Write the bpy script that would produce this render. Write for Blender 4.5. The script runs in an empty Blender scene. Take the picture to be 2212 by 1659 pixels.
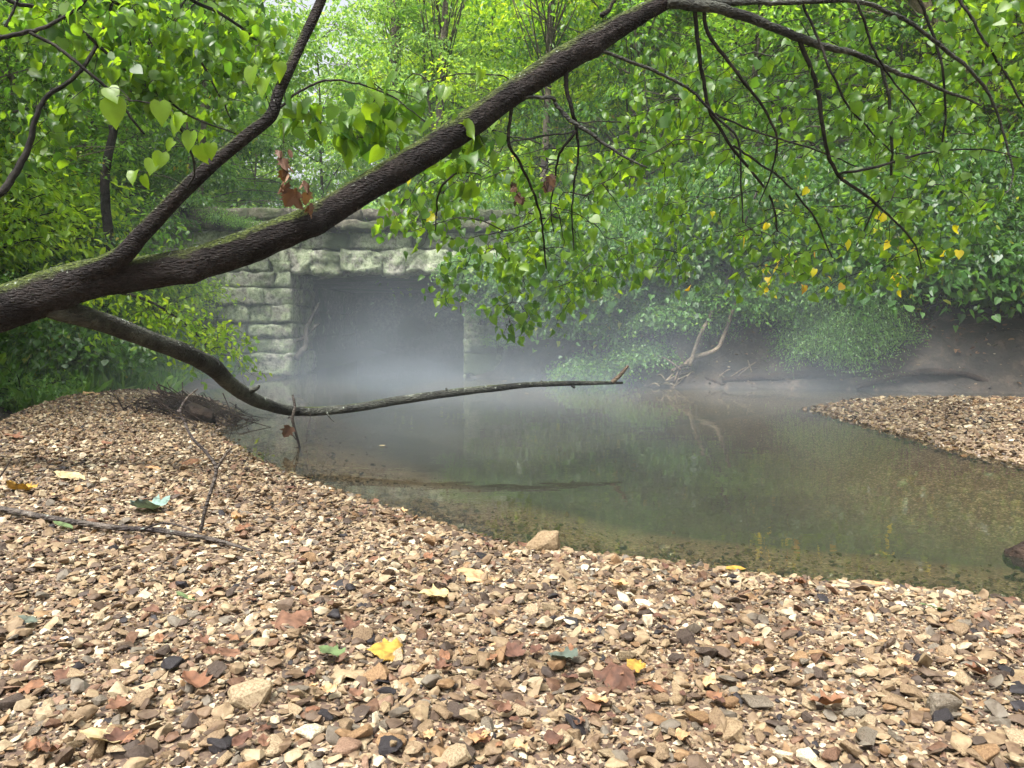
import bpy, bmesh, math, random
import numpy as np
from mathutils import Vector, noise, Matrix

R = math.radians
noise.seed_set(7)
scene = bpy.context.scene
col = scene.collection

# ------------------------------------------------------------------ camera
F = 1671.0                       # focal length in pixels of a 2212 wide frame
CAM_H = 0.8
PITCH = math.atan(133.5 / F)
cam_data = bpy.data.cameras.new("camera")
cam = bpy.data.objects.new("camera", cam_data)
col.objects.link(cam)
cam.location = (0, 0, CAM_H)
cam.rotation_euler = (R(90) - PITCH, 0, 0)
cam_data.sensor_width = 36
cam_data.lens = 36 * F / 2212
cam_data.clip_start = 0.05
cam_data.clip_end = 500
scene.camera = cam

# ------------------------------------------------------------------ sky and sun
SUN_EL, SUN_ROT = R(63), R(218)
world = bpy.data.worlds.new("World")
scene.world = world
world.use_nodes = True
wn = world.node_tree
wn.nodes.clear()
sky = wn.nodes.new("ShaderNodeTexSky")
sky.sky_type = 'NISHITA'
sky.sun_disc = False
sky.sun_elevation = SUN_EL
sky.sun_rotation = SUN_ROT
sky.air_density = 1.0
sky.dust_density = 6.0
sky.ozone_density = 1.0
hs = wn.nodes.new("ShaderNodeHueSaturation")
hs.inputs['Saturation'].default_value = 0.28      # overcast: the cloud cover greys the sky
bg = wn.nodes.new("ShaderNodeBackground")
bg.inputs['Strength'].default_value = 0.15
wo = wn.nodes.new("ShaderNodeOutputWorld")
wn.links.new(sky.outputs[0], hs.inputs['Color'])
wn.links.new(hs.outputs[0], bg.inputs['Color'])
wn.links.new(bg.outputs[0], wo.inputs['Surface'])

sun_data = bpy.data.lights.new("sun", 'SUN')
sun = bpy.data.objects.new("sun", sun_data)
col.objects.link(sun)
sun_data.energy = 4.0
sun_data.angle = R(22)
sun_data.color = (1.0, 0.97, 0.92)
# the lamp shines from where the sky texture has its sun
sd = Vector((math.sin(SUN_ROT) * math.cos(SUN_EL), math.cos(SUN_ROT) * math.cos(SUN_EL), math.sin(SUN_EL)))
sun.rotation_euler = (-sd).to_track_quat('-Z', 'Y').to_euler()
sun.location = (0, 0, 30)

scene.view_settings.view_transform = 'Standard'
scene.view_settings.look = 'None'
scene.view_settings.exposure = 1.1
scene.view_settings.gamma = 1.0

cy = scene.cycles
cy.use_denoising = True
cy.use_adaptive_sampling = True
cy.adaptive_threshold = 0.03
cy.max_bounces = 8
cy.diffuse_bounces = 4
cy.glossy_bounces = 3
cy.transmission_bounces = 5
cy.transparent_max_bounces = 8
cy.volume_bounces = 1
cy.caustics_reflective = False
cy.caustics_refractive = False
cy.sample_clamp_indirect = 6.0
cy.volume_step_rate = 0.5
cy.volume_max_steps = 128


# ------------------------------------------------------------------ helpers
def P(x, y, d):
    """the point at distance d along the view that the photo shows at pixel x, y (2212 wide)"""
    a = (x - 1106.0) / F
    b = (829.5 - y) / F
    cp, sp = math.cos(PITCH), math.sin(PITCH)
    s = d / (cp + b * sp)
    return Vector((a * s, d, CAM_H + s * (b * cp - sp)))


def nvec(q):
    return Vector((noise.noise(q), noise.noise(q + Vector((31.7, 5.1, 9.3))), noise.noise(q + Vector((-12.4, 47.9, 3.3)))))


def PZ(x, y, z):
    """the point at height z that the photo shows at pixel x, y"""
    q = P(x, y, 1.0)
    k = (z - CAM_H) / (q.z - CAM_H)
    return Vector((q.x * k, k, z))


def tag(o, label=None, cat=None, group=None, kind=None):
    if label: o['label'] = label
    if cat: o['category'] = cat
    if group: o['group'] = group
    if kind: o['kind'] = kind
    return o


def empty(name, loc=(0, 0, 0)):
    o = bpy.data.objects.new(name, None)
    o.empty_display_size = 0.1
    col.objects.link(o)
    o.location = loc
    return o


def link(name, me, mat=None, parent=None, loc=None):
    o = bpy.data.objects.new(name, me)
    col.objects.link(o)
    if mat is not None and len(me.materials) == 0:
        me.materials.append(mat)
    if parent is not None:
        o.parent = parent
    if loc is not None:
        o.location = loc
    return o


def np_mesh(name, verts, faces_flat, totals, rnd=None, smooth=False):
    me = bpy.data.meshes.new(name)
    nv = len(verts)
    me.vertices.add(nv)
    me.vertices.foreach_set("co", np.asarray(verts, dtype=np.float32).ravel())
    totals = np.asarray(totals, dtype=np.int32)
    starts = np.zeros(len(totals), dtype=np.int32)
    starts[1:] = np.cumsum(totals)[:-1]
    me.loops.add(len(faces_flat))
    me.loops.foreach_set("vertex_index", np.asarray(faces_flat, dtype=np.int32))
    me.polygons.add(len(totals))
    me.polygons.foreach_set("loop_start", starts)
    me.polygons.foreach_set("loop_total", totals)
    me.polygons.foreach_set("use_smooth", np.full(len(totals), smooth, dtype=bool))
    me.update(calc_edges=True)
    if rnd is not None:
        at = me.attributes.new("rnd", 'FLOAT', 'POINT')
        at.data.foreach_set("value", np.asarray(rnd, dtype=np.float32))
    return me


class Acc:
    """collects pieces that become one mesh"""
    def __init__(self):
        self.v, self.f, self.t, self.r, self.n = [], [], [], [], 0

    def add(self, v, flat, tot, rnd=0.5):
        v = np.asarray(v, dtype=np.float64)
        self.v.append(v)
        self.f.append(np.asarray(flat, dtype=np.int64) + self.n)
        self.t.append(np.asarray(tot, dtype=np.int64))
        self.r.append(np.full(len(v), rnd) if np.isscalar(rnd) else np.asarray(rnd))
        self.n += len(v)

    def mesh(self, name, smooth=False, origin=None):
        v = np.concatenate(self.v)
        if origin is not None:
            v = v - np.array(origin)[None, :]
        return np_mesh(name, v, np.concatenate(self.f), np.concatenate(self.t), np.concatenate(self.r), smooth)


def catmull(pts, n):
    """pts: k x m array, gives about n samples along it"""
    p = np.asarray(pts, dtype=float)
    p = np.vstack([2 * p[0] - p[1], p, 2 * p[-1] - p[-2]])
    segs = len(p) - 3
    out = []
    per = max(1, int(round(n / segs)))
    for i in range(segs):
        p0, p1, p2, p3 = p[i:i + 4]
        for k in range(per):
            t = k / per
            out.append(0.5 * (2 * p1 + (p2 - p0) * t + (2 * p0 - 5 * p1 + 4 * p2 - p3) * t * t + (3 * p1 - p0 - 3 * p2 + p3) * t ** 3))
    out.append(p[-2])
    return np.array(out)


def tube(path, sides=8, rough=0.0, seed=0.0, knots=()):
    """path: n x 4 (x,y,z,radius). Gives verts, flat faces, totals."""
    path = np.asarray(path, dtype=float)
    n = len(path)
    c, r = path[:, :3], np.maximum(path[:, 3], 0.0004)
    tan = np.gradient(c, axis=0)
    tan /= np.linalg.norm(tan, axis=1)[:, None] + 1e-12
    up = np.array([0, 0, 1.0]) if abs(tan[0][2]) < 0.9 else np.array([1.0, 0, 0])
    nrm = np.zeros((n, 3))
    v = up - tan[0] * np.dot(up, tan[0]); v /= np.linalg.norm(v)
    nrm[0] = v
    for i in range(1, n):
        v = nrm[i - 1] - tan[i] * np.dot(nrm[i - 1], tan[i])
        nrm[i] = v / (np.linalg.norm(v) + 1e-12)
    bi = np.cross(tan, nrm)
    a = np.arange(sides) * 2 * math.pi / sides
    ca, sa = np.cos(a), np.sin(a)
    dirs = nrm[:, None, :] * ca[None, :, None] + bi[:, None, :] * sa[None, :, None]
    rr = np.repeat(r[:, None], sides, 1)
    if rough > 0:
        for i in range(n):
            for j in range(sides):
                q = c[i] + dirs[i, j] * r[i]
                big = noise.noise(Vector(q * 5) + Vector((seed, 0, 0)))
                al = c[i] * 9
                fis = noise.noise(Vector((dirs[i, j] * 6 + al)) + Vector((0, seed, 0)))
                fine = noise.noise(Vector(q * 60))
                rr[i, j] = r[i] * (1 + rough * (1.0 * big + 0.8 * fis + 0.45 * fine))
    for (kc, kr, kh) in knots:
        for i in range(n):
            for j in range(sides):
                q = c[i] + dirs[i, j] * rr[i, j]
                dd = np.linalg.norm(q - np.array(kc))
                rr[i, j] += kh * math.exp(-(dd / kr) ** 2)
    vs = (c[:, None, :] + dirs * rr[:, :, None]).reshape(-1, 3)
    idx = np.arange(n * sides).reshape(n, sides)
    A = idx[:-1, :]; B = np.roll(idx, -1, axis=1)[:-1, :]; C = np.roll(idx, -1, axis=1)[1:, :]; D = idx[1:, :]
    q = np.stack([A, B, C, D], axis=-1).reshape(-1)
    tot = [4] * ((n - 1) * sides)
    flat = np.concatenate([q, idx[0][::-1], idx[-1]])
    tot = tot + [sides, sides]
    return vs, flat, tot


def rot_from(dirv, nrmv):
    """matrices whose y axis is dirv and whose z axis is close to nrmv (n x 3 arrays)"""
    y = dirv / (np.linalg.norm(dirv, axis=1)[:, None] + 1e-9)
    z = nrmv - y * np.sum(y * nrmv, axis=1)[:, None]
    z /= np.linalg.norm(z, axis=1)[:, None] + 1e-9
    x = np.cross(y, z)
    return np.stack([x, y, z], axis=2)


# leaf outlines: y runs from the stalk to the tip, unit length
def leaf_template(kind):
    if kind == 'heart':
        side = [(0.0, 0.0), (0.2, -0.1), (0.42, 0.0), (0.52, 0.24), (0.44, 0.52), (0.24, 0.8), (0.0, 1.06)]
    elif kind == 'oval':
        side = [(0.0, 0.0), (0.2, 0.18), (0.29, 0.45), (0.2, 0.76), (0.0, 1.0)]
    elif kind == 'narrow':
        side = [(0.0, 0.0), (0.13, 0.3), (0.12, 0.65), (0.0, 1.0)]
    elif kind == 'small':
        side = [(0.0, 0.0), (0.34, 0.3), (0.27, 0.7), (0.0, 1.0)]
    elif kind == 'lobed':
        side = [(0.0, 0.0), (0.25, -0.08), (0.55, 0.1), (0.36, 0.28), (0.66, 0.55), (0.34, 0.55), (0.3, 0.78), (0.0, 1.05)]
    fold = 0.22
    n = len(side)
    v = [(x, y, abs(x) * fold - 0.22 * y * y) for x, y in side]
    v += [(-x, y, abs(x) * fold - 0.22 * y * y) for x, y in side[1:-1]]
    right = list(range(n))
    left = [0] + list(range(n, n + n - 2)) + [n - 1]
    return np.array(v), right + left[::-1], [n, n]


def curved_heart():
    side = [(0.0, -0.02), (0.24, -0.12), (0.45, 0.02), (0.53, 0.24), (0.47, 0.48), (0.3, 0.73), (0.12, 0.93), (0.0, 1.1)]
    ys = [0.0, 0.03, 0.12, 0.28, 0.5, 0.74, 0.93, 1.1]
    v = []
    for (x, y), ym in zip(side, ys):
        for k in (-1, -0.5, 0, 0.5, 1):
            yy = ym + (y - ym) * abs(k)
            xx = x * k
            v.append((xx, yy, 0.3 * abs(xx) ** 1.4 - 0.25 * yy * yy + 0.035 * math.sin(9 * yy + 4 * xx) * abs(k)))
    f, t = [], []
    for r_ in range(len(side) - 1):
        for c_ in range(4):
            a_ = r_ * 5 + c_
            f += [a_, a_ + 1, a_ + 6, a_ + 5]; t.append(4)
    return np.array(v), f, t


LT = {k: leaf_template(k) for k in ('heart', 'oval', 'narrow', 'small', 'lobed')}
LT['flat_heart'] = LT['heart']
LT['heart'] = curved_heart()


def leaves(acc, pos, dirv, nrmv, size, kind, rnd):
    t, fl, tot = LT[kind]
    n = len(pos)
    if n == 0: return
    M = rot_from(np.asarray(dirv), np.asarray(nrmv))
    local = t[None, :, :] * np.asarray(size)[:, None, None]
    if len(t) > 6:
        vr = np.random.default_rng(n)
        local[:, :, 0] *= vr.uniform(0.68, 1.12, n)[:, None]
        local[:, :, 0] += local[:, :, 1] * vr.normal(0, 0.14, n)[:, None]
        local[:, :, 2] *= (vr.uniform(-0.3, 2.4, n) if n > 1 else np.random.uniform(0.5, 1.5, 1))[:, None]
    w = np.einsum('nij,nkj->nki', M, local) + np.asarray(pos)[:, None, :]
    k = len(t)
    flat = (np.array(fl)[None, :] + (np.arange(n) * k)[:, None]).reshape(-1)
    acc.add(w.reshape(-1, 3), flat, np.tile(tot, n), np.repeat(rnd, k))


# ------------------------------------------------------------------ materials
def new_mat(name):
    m = bpy.data.materials.new(name)
    m.use_nodes = True
    m.node_tree.nodes.clear()
    return m, m.node_tree.nodes, m.node_tree.links


def ramp(nodes, stops, interp='LINEAR'):
    r = nodes.new("ShaderNodeValToRGB")
    e = r.color_ramp.elements
    while len(e) > 1: e.remove(e[-1])
    e[0].position = stops[0][0]; e[0].color = (*stops[0][1], 1)
    for p, c in stops[1:]:
        x = e.new(p); x.color = (*c, 1)
    r.color_ramp.interpolation = interp
    return r


def leaf_mat(name, stops, trans=0.5, rough=0.42, bright=2.5, blotch=0.15, bscale=30):
    m, N, L = new_mat(name)
    at = N.new("ShaderNodeAttribute"); at.attribute_name = "rnd"
    rp = ramp(N, stops)
    L.new(at.outputs['Fac'], rp.inputs[0])
    geo = N.new("ShaderNodeTexCoord")
    nz = N.new("ShaderNodeTexNoise"); nz.inputs['Scale'].default_value = bscale; nz.inputs['Detail'].default_value = 5
    L.new(geo.outputs['Object'], nz.inputs['Vector'])
    nr = ramp(N, [(0.35, (0.3, 0.25, 0.2)), (0.5, (0.8, 0.78, 0.75)), (0.65, (1.1, 1.1, 1.1))]); L.new(nz.outputs['Fac'], nr.inputs[0])
    mx = N.new("ShaderNodeMix"); mx.data_type = 'RGBA'; mx.blend_type = 'MULTIPLY'; mx.inputs[0].default_value = blotch
    L.new(rp.outputs[0], mx.inputs[6]); L.new(nr.outputs[0], mx.inputs[7])
    g2 = N.new("ShaderNodeVectorMath"); g2.operation = 'MULTIPLY'; g2.inputs[1].default_value = (1.3 * bright * 0.9, bright, bright * 0.42)
    L.new(mx.outputs[2], g2.inputs[0])
    bs = N.new("ShaderNodeBsdfPrincipled")
    bs.inputs['Roughness'].default_value = rough
    bs.inputs['Specular IOR Level'].default_value = 0.5
    L.new(mx.outputs[2], bs.inputs['Base Color'])
    tr = N.new("ShaderNodeBsdfTranslucent")
    L.new(g2.outputs[0], tr.inputs['Color'])
    ms = N.new("ShaderNodeMixShader"); ms.inputs[0].default_value = trans
    L.new(bs.outputs[0], ms.inputs[1]); L.new(tr.outputs[0], ms.inputs[2])
    out = N.new("ShaderNodeOutputMaterial")
    L.new(ms.outputs[0], out.inputs['Surface'])
    return m


def bark_mat(name, dark, light, moss=0.0, lichen=0.0, scale=1.0, bump=0.6):
    m, N, L = new_mat(name)
    tc = N.new("ShaderNodeTexCoord")
    n1 = N.new("ShaderNodeTexNoise"); n1.inputs['Scale'].default_value = 35 * scale; n1.inputs['Detail'].default_value = 8; n1.inputs['Roughness'].default_value = 0.7
    L.new(tc.outputs['Object'], n1.inputs['Vector'])
    vo = N.new("ShaderNodeTexVoronoi"); vo.inputs['Scale'].default_value = 55 * scale; vo.feature = 'DISTANCE_TO_EDGE'
    mp = N.new("ShaderNodeMapping"); mp.inputs['Scale'].default_value = (0.45, 1, 1.3); mp.inputs['Rotation'].default_value = (0, R(25), 0)
    L.new(tc.outputs['Object'], mp.inputs['Vector']); L.new(mp.outputs[0], vo.inputs['Vector'])
    rp = ramp(N, [(0.3, dark), (0.7, light)])
    L.new(n1.outputs['Fac'], rp.inputs[0])
    n5 = N.new("ShaderNodeTexNoise"); n5.inputs['Scale'].default_value = 5; n5.inputs['Detail'].default_value = 5
    L.new(tc.outputs['Object'], n5.inputs['Vector'])
    r5 = ramp(N, [(0.38, (0.45, 0.42, 0.45)), (0.6, (1.25, 1.2, 1.15))]); L.new(n5.outputs['Fac'], r5.inputs[0])
    m5 = N.new("ShaderNodeMix"); m5.data_type = 'RGBA'; m5.blend_type = 'MULTIPLY'; m5.inputs[0].default_value = 1
    L.new(rp.outputs[0], m5.inputs[6]); L.new(r5.outputs[0], m5.inputs[7])
    color = m5.outputs[2]
    geo = N.new("ShaderNodeNewGeometry")
    sx = N.new("ShaderNodeSeparateXYZ"); L.new(geo.outputs['Normal'], sx.inputs[0])
    if moss > 0:
        n2 = N.new("ShaderNodeTexNoise"); n2.inputs['Scale'].default_value = 6; n2.inputs['Detail'].default_value = 6
        L.new(tc.outputs['Object'], n2.inputs['Vector'])
        ma = N.new("ShaderNodeMath"); ma.operation = 'MULTIPLY_ADD'; ma.inputs[1].default_value = 0.9; ma.inputs[2].default_value = moss - 1.15
        L.new(sx.outputs['Z'], ma.inputs[0])
        ad = N.new("ShaderNodeMath"); ad.operation = 'ADD'
        L.new(ma.outputs[0], ad.inputs[0]); L.new(n2.outputs['Fac'], ad.inputs[1])
        mr = N.new("ShaderNodeMapRange"); mr.inputs[1].default_value = 0.25; mr.inputs[2].default_value = 0.5
        L.new(ad.outputs[0], mr.inputs[0])
        n3 = N.new("ShaderNodeTexNoise"); n3.inputs['Scale'].default_value = 90
        L.new(tc.outputs['Object'], n3.inputs['Vector'])
        rm = ramp(N, [(0.35, (0.02, 0.03, 0.01)), (0.65, (0.09, 0.115, 0.025))])
        L.new(n3.outputs['Fac'], rm.inputs[0])
        mx = N.new("ShaderNodeMix"); mx.data_type = 'RGBA'
        L.new(mr.outputs[0], mx.inputs[0]); L.new(color, mx.inputs[6]); L.new(rm.outputs[0], mx.inputs[7])
        color = mx.outputs[2]
    if lichen > 0:
        n4 = N.new("ShaderNodeTexNoise"); n4.inputs['Scale'].default_value = 28; n4.inputs['Detail'].default_value = 4; n4.inputs['Roughness'].default_value = 0.75
        L.new(tc.outputs['Object'], n4.inputs['Vector'])
        up = N.new("ShaderNodeMath"); up.operation = 'MULTIPLY_ADD'; up.inputs[1].default_value = 0.1; L.new(sx.outputs['Z'], up.inputs[0]); L.new(n4.outputs['Fac'], up.inputs[2])
        mr = N.new("ShaderNodeMapRange"); mr.inputs[1].default_value = 0.72 - lichen * 0.1; mr.inputs[2].default_value = 0.76 - lichen * 0.1
        L.new(up.outputs[0], mr.inputs[0])
        mx = N.new("ShaderNodeMix"); mx.data_type = 'RGBA'
        mx.inputs[7].default_value = (0.28, 0.31, 0.26, 1)
        L.new(mr.outputs[0], mx.inputs[0]); L.new(color, mx.inputs[6])
        color = mx.outputs[2]
    ad2 = N.new("ShaderNodeMath"); ad2.operation = 'MULTIPLY_ADD'; ad2.inputs[1].default_value = 1.6
    L.new(vo.outputs['Distance'], ad2.inputs[0]); L.new(n1.outputs['Fac'], ad2.inputs[2])
    bp = N.new("ShaderNodeBump"); bp.inputs['Strength'].default_value = bump; bp.inputs['Distance'].default_value = 0.022
    L.new(ad2.outputs[0], bp.inputs['Height'])
    bs = N.new("ShaderNodeBsdfPrincipled"); bs.inputs['Roughness'].default_value = 0.85
    bs.inputs['Specular IOR Level'].default_value = 0.2
    L.new(color, bs.inputs['Base Color']); L.new(bp.outputs[0], bs.inputs['Normal'])
    out = N.new("ShaderNodeOutputMaterial"); L.new(bs.outputs[0], out.inputs['Surface'])
    return m


def stone_mat(name, stops, interp='CONSTANT', rough=0.75, mottle=0.5, nscale=45):
    m, N, L = new_mat(name)
    at = N.new("ShaderNodeAttribute"); at.attribute_name = "rnd"
    rp = ramp(N, stops, interp)
    L.new(at.outputs['Fac'], rp.inputs[0])
    tc = N.new("ShaderNodeTexCoord")
    n1 = N.new("ShaderNodeTexNoise"); n1.inputs['Scale'].default_value = nscale; n1.inputs['Detail'].default_value = 6; n1.inputs['Roughness'].default_value = 0.65
    L.new(tc.outputs['Object'], n1.inputs['Vector'])
    r2 = ramp(N, [(0.34, (0.3, 0.2, 0.13)), (0.46, (0.75, 0.66, 0.56)), (0.54, (1.0, 0.96, 0.9)), (0.66, (1.2, 1.14, 1.02))])
    L.new(n1.outputs['Fac'], r2.inputs[0])
    mx = N.new("ShaderNodeMix"); mx.data_type = 'RGBA'; mx.blend_type = 'MULTIPLY'; mx.inputs[0].default_value = mottle
    L.new(rp.outputs[0], mx.inputs[6]); L.new(r2.outputs[0], mx.inputs[7])
    n2 = N.new("ShaderNodeTexNoise"); n2.inputs['Scale'].default_value = nscale * 5; n2.inputs['Detail'].default_value = 3
    L.new(tc.outputs['Object'], n2.inputs['Vector'])
    bp = N.new("ShaderNodeBump"); bp.inputs['Strength'].default_value = 0.5; bp.inputs['Distance'].default_value = 0.002
    L.new(n2.outputs['Fac'], bp.inputs['Height'])
    bs = N.new("ShaderNodeBsdfPrincipled"); bs.inputs['Roughness'].default_value = rough
    bs.inputs['Specular IOR Level'].default_value = 0.35
    geo = N.new("ShaderNodeNewGeometry"); sz = N.new("ShaderNodeSeparateXYZ"); L.new(geo.outputs['Position'], sz.inputs[0])
    nw = N.new("ShaderNodeTexNoise"); nw.inputs['Scale'].default_value = 4; L.new(geo.outputs['Position'], nw.inputs['Vector'])
    aw = N.new("ShaderNodeMath"); aw.operation = 'MULTIPLY_ADD'; aw.inputs[1].default_value = -0.03; L.new(nw.outputs['Fac'], aw.inputs[0]); L.new(sz.outputs['Z'], aw.inputs[2])
    wet = N.new("ShaderNodeMapRange"); wet.inputs[1].default_value = 0.005; wet.inputs[2].default_value = 0.035; wet.inputs[3].default_value = 1; wet.inputs[4].default_value = 0
    L.new(aw.outputs[0], wet.inputs[0])
    nd = N.new("ShaderNodeTexNoise"); nd.inputs['Scale'].default_value = 1.6; nd.inputs['Detail'].default_value = 7; nd.inputs['Roughness'].default_value = 0.7; L.new(geo.outputs['Position'], nd.inputs['Vector'])
    dr = ramp(N, [(0.36, (0.62, 0.56, 0.5)), (0.52, (0.95, 0.93, 0.9)), (0.66, (1.08, 1.07, 1.05))]); L.new(nd.outputs['Fac'], dr.inputs[0])
    md = N.new("ShaderNodeMix"); md.data_type = 'RGBA'; md.blend_type = 'MULTIPLY'; md.inputs[0].default_value = 1
    L.new(mx.outputs[2], md.inputs[6]); L.new(dr.outputs[0], md.inputs[7]); mx = md
    mw = N.new("ShaderNodeMix"); mw.data_type = 'RGBA'; mw.blend_type = 'MULTIPLY'; mw.inputs[7].default_value = (0.6, 0.55, 0.48, 1)
    L.new(wet.outputs[0], mw.inputs[0]); L.new(mx.outputs[2], mw.inputs[6])
    rw = N.new("ShaderNodeMapRange"); rw.inputs[3].default_value = rough; rw.inputs[4].default_value = 0.25; L.new(wet.outputs[0], rw.inputs[0]); L.new(rw.outputs[0], bs.inputs['Roughness'])
    L.new(mw.outputs[2], bs.inputs['Base Color']); L.new(bp.outputs[0], bs.inputs['Normal'])
    out = N.new("ShaderNodeOutputMaterial"); L.new(bs.outputs[0], out.inputs['Surface'])
    return m


M = {}
G = lambda *a: tuple(a)
M['redbud'] = leaf_mat("redbud_leaf", [(0.0, (0.035, 0.1, 0.015)), (0.45, (0.085, 0.18, 0.018)), (0.82, (0.13, 0.235, 0.015)), (0.9, (0.15, 0.26, 0.015)), (0.93, (0.42, 0.42, 0.01)), (0.985, (0.5, 0.42, 0.02)), (1.0, (0.3, 0.15, 0.03))], 0.55)
M['shade'] = leaf_mat("shade_leaf", [(0.0, (0.024, 0.072, 0.014)), (0.5, (0.042, 0.114, 0.022)), (0.95, (0.072, 0.168, 0.024)), (1.0, (0.300, 0.240, 0.024))], 0.4)  # darker greens: shadow in the thickets is painted into this leaf colour
M['lime'] = leaf_mat("lime_leaf", [(0.0, (0.088, 0.200, 0.019)), (0.5, (0.188, 0.325, 0.025)), (1.0, (0.300, 0.425, 0.031))], 0.5, bright=2.4)
M['pale'] = leaf_mat("pale_leaf", [(0.0, (0.088, 0.200, 0.056)), (0.5, (0.163, 0.300, 0.088)), (1.0, (0.250, 0.388, 0.138))], 0.45, bright=2.4)
M['mid'] = leaf_mat("mid_leaf", [(0.0, (0.054, 0.149, 0.020)), (0.5, (0.115, 0.257, 0.030)), (1.0, (0.189, 0.338, 0.041))], 0.45)
M['herb'] = leaf_mat("herb_leaf", [(0.0, (0.050, 0.130, 0.029)), (0.6, (0.086, 0.202, 0.043)), (0.97, (0.144, 0.259, 0.050)), (1.0, (0.576, 0.490, 0.058))], 0.4)
M['dead'] = leaf_mat("dead_leaf", [(0.0, (0.05, 0.028, 0.018)), (0.5, (0.12, 0.06, 0.032)), (1.0, (0.24, 0.14, 0.075))], 0.2, 0.7, 1.1)
M['bark'] = bark_mat("dark_bark", (0.006, 0.005, 0.005), (0.033, 0.027, 0.025), 0.52, 0.3, 1.25, 0.9)
M['limb'] = bark_mat("grey_green_bark", (0.02, 0.024, 0.02), (0.075, 0.08, 0.068), 0.1, 0.45)
M['twig'] = bark_mat("twig_bark", (0.008, 0.008, 0.008), (0.035, 0.032, 0.026), 0.0, 0.0, 1, 0.2)
M['tree_bark'] = bark_mat("forest_bark", (0.04, 0.035, 0.028), (0.16, 0.14, 0.11), 0.2, 0.2, 0.4)
M['wetwood'] = bark_mat("wet_wood", (0.01, 0.007, 0.006), (0.05, 0.035, 0.026))
M['drift'] = bark_mat("driftwood", (0.02, 0.018, 0.018), (0.13, 0.115, 0.1), 0.0, 0.1)
M['palewood'] = bark_mat("pale_deadwood", (0.1, 0.08, 0.06), (0.32, 0.27, 0.2), 0.15, 0.0)
M['brokenwood'] = bark_mat("broken_wood", (0.1, 0.08, 0.06), (0.26, 0.2, 0.14))
PAL = [(0.0, (0.267, 0.212, 0.136)), (0.13, (0.162, 0.116, 0.075)), (0.26, (0.308, 0.258, 0.176)), (0.35, (0.097, 0.070, 0.050)), (0.47, (0.211, 0.160, 0.103)), (0.6, (0.061, 0.046, 0.037)), (0.68, (0.373, 0.333, 0.247)), (0.75, (0.138, 0.125, 0.104)), (0.82, (0.130, 0.077, 0.050)), (0.87, (0.227, 0.150, 0.082)), (0.915, (0.486, 0.458, 0.361)), (0.955, (0.020, 0.018, 0.022)), (0.98, (0.211, 0.142, 0.103))]
M['gravel'] = stone_mat("gravel_stone", PAL, 'CONSTANT', 0.7, 0.7)
M['rock'] = stone_mat("rock_stone", PAL, 'CONSTANT', 0.7, 0.8, 22)


np.random.seed(4)

# ------------------------------------------------------------------ terrain
def sdf(px, py, poly):
    """signed distance to a polygon, negative inside"""
    px = np.asarray(px, float); py = np.asarray(py, float)
    d = np.full(px.shape, 1e9); inside = np.zeros(px.shape, bool)
    n = len(poly)
    for i in range(n):
        x0, y0 = poly[i]; x1, y1 = poly[(i + 1) % n]
        ex, ey = x1 - x0, y1 - y0
        t = np.clip(((px - x0) * ex + (py - y0) * ey) / (ex * ex + ey * ey), 0, 1)
        d = np.minimum(d, np.hypot(px - x0 - t * ex, py - y0 - t * ey))
        c = ((y0 > py) != (y1 > py))
        with np.errstate(divide='ignore', invalid='ignore'):
            xi = (x1 - x0) * (py - y0) / (y1 - y0 if y1 != y0 else 1e-9) + x0
        inside ^= c & (px < xi)
    return np.where(inside, -d, d)


def shore(x, y):
    q = PZ(x, y, 0.0)
    return (q.x, q.y)


near_shore = [shore(*p) for p in [(470, 935), (545, 985), (620, 1022), (700, 1050), (800, 1085), (900, 1118), (1000, 1150), (1140, 1190), (1300, 1203), (1500, 1228), (1700, 1255), (1900, 1268), (2100, 1292), (2212, 1312)]]
POND = [(-3.3, 26), (-3.3, 11.0), (-3.75, 9.8), (-3.5, 8.6), (-3.0, 7.75), (-2.45, 6.9), (-2.25, 6.2)] + near_shore + [(2.2, 2.0), (4, 1.7), (7, 1.2), (14, 0), (14, 7.0), (9, 7.9), (5.2, 8.75), (3.9, 9.25), (2.9, 9.35), (2.0, 9.5), (1.2, 10.3), (0.3, 10.9), (-0.6, 11.2), (-0.6, 26)]
ISLE = [shore(*p) for p in [(1752, 884), (1810, 900), (1900, 925), (2000, 952), (2100, 980), (2212, 1003)]] + [(3.2, 3.9), (4.6, 3.5), (8, 3.6), (14, 3), (14, 6), (8, 6.7), (5.2, 7.3), (3.8, 7.55), (3.1, 7.45)]
BAR_LEFT = [(-12, -8), (-2.2, -8), (-2.5, 2.5), (-2.95, 4.3), (-3.45, 5.6), (-3.75, 6.6), (-3.7, 7.4), (-3.2, 7.75), (-3.6, 8.6), (-3.95, 9.8), (-3.6, 11.0), (-3.6, 14), (-40, 14), (-40, -8)]


def sstep(a, b, x):
    t = np.clip((x - a) / (b - a), 0, 1)
    return t * t * (3 - 2 * t)


def vnoise(x, y, f, seed=0):
    """cheap smooth value noise on arrays"""
    x = x * f + seed * 17.3; y = y * f + seed * 9.1
    xi = np.floor(x); yi = np.floor(y)
    fx = x - xi; fy = y - yi
    fx = fx * fx * (3 - 2 * fx); fy = fy * fy * (3 - 2 * fy)
    def h(a, b):
        s = np.sin(a * 127.1 + b * 311.7 + seed * 74.7) * 43758.5453
        return s - np.floor(s)
    return (h(xi, yi) * (1 - fx) + h(xi + 1, yi) * fx) * (1 - fy) + (h(xi, yi + 1) * (1 - fx) + h(xi + 1, yi + 1) * fx) * fy


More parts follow.
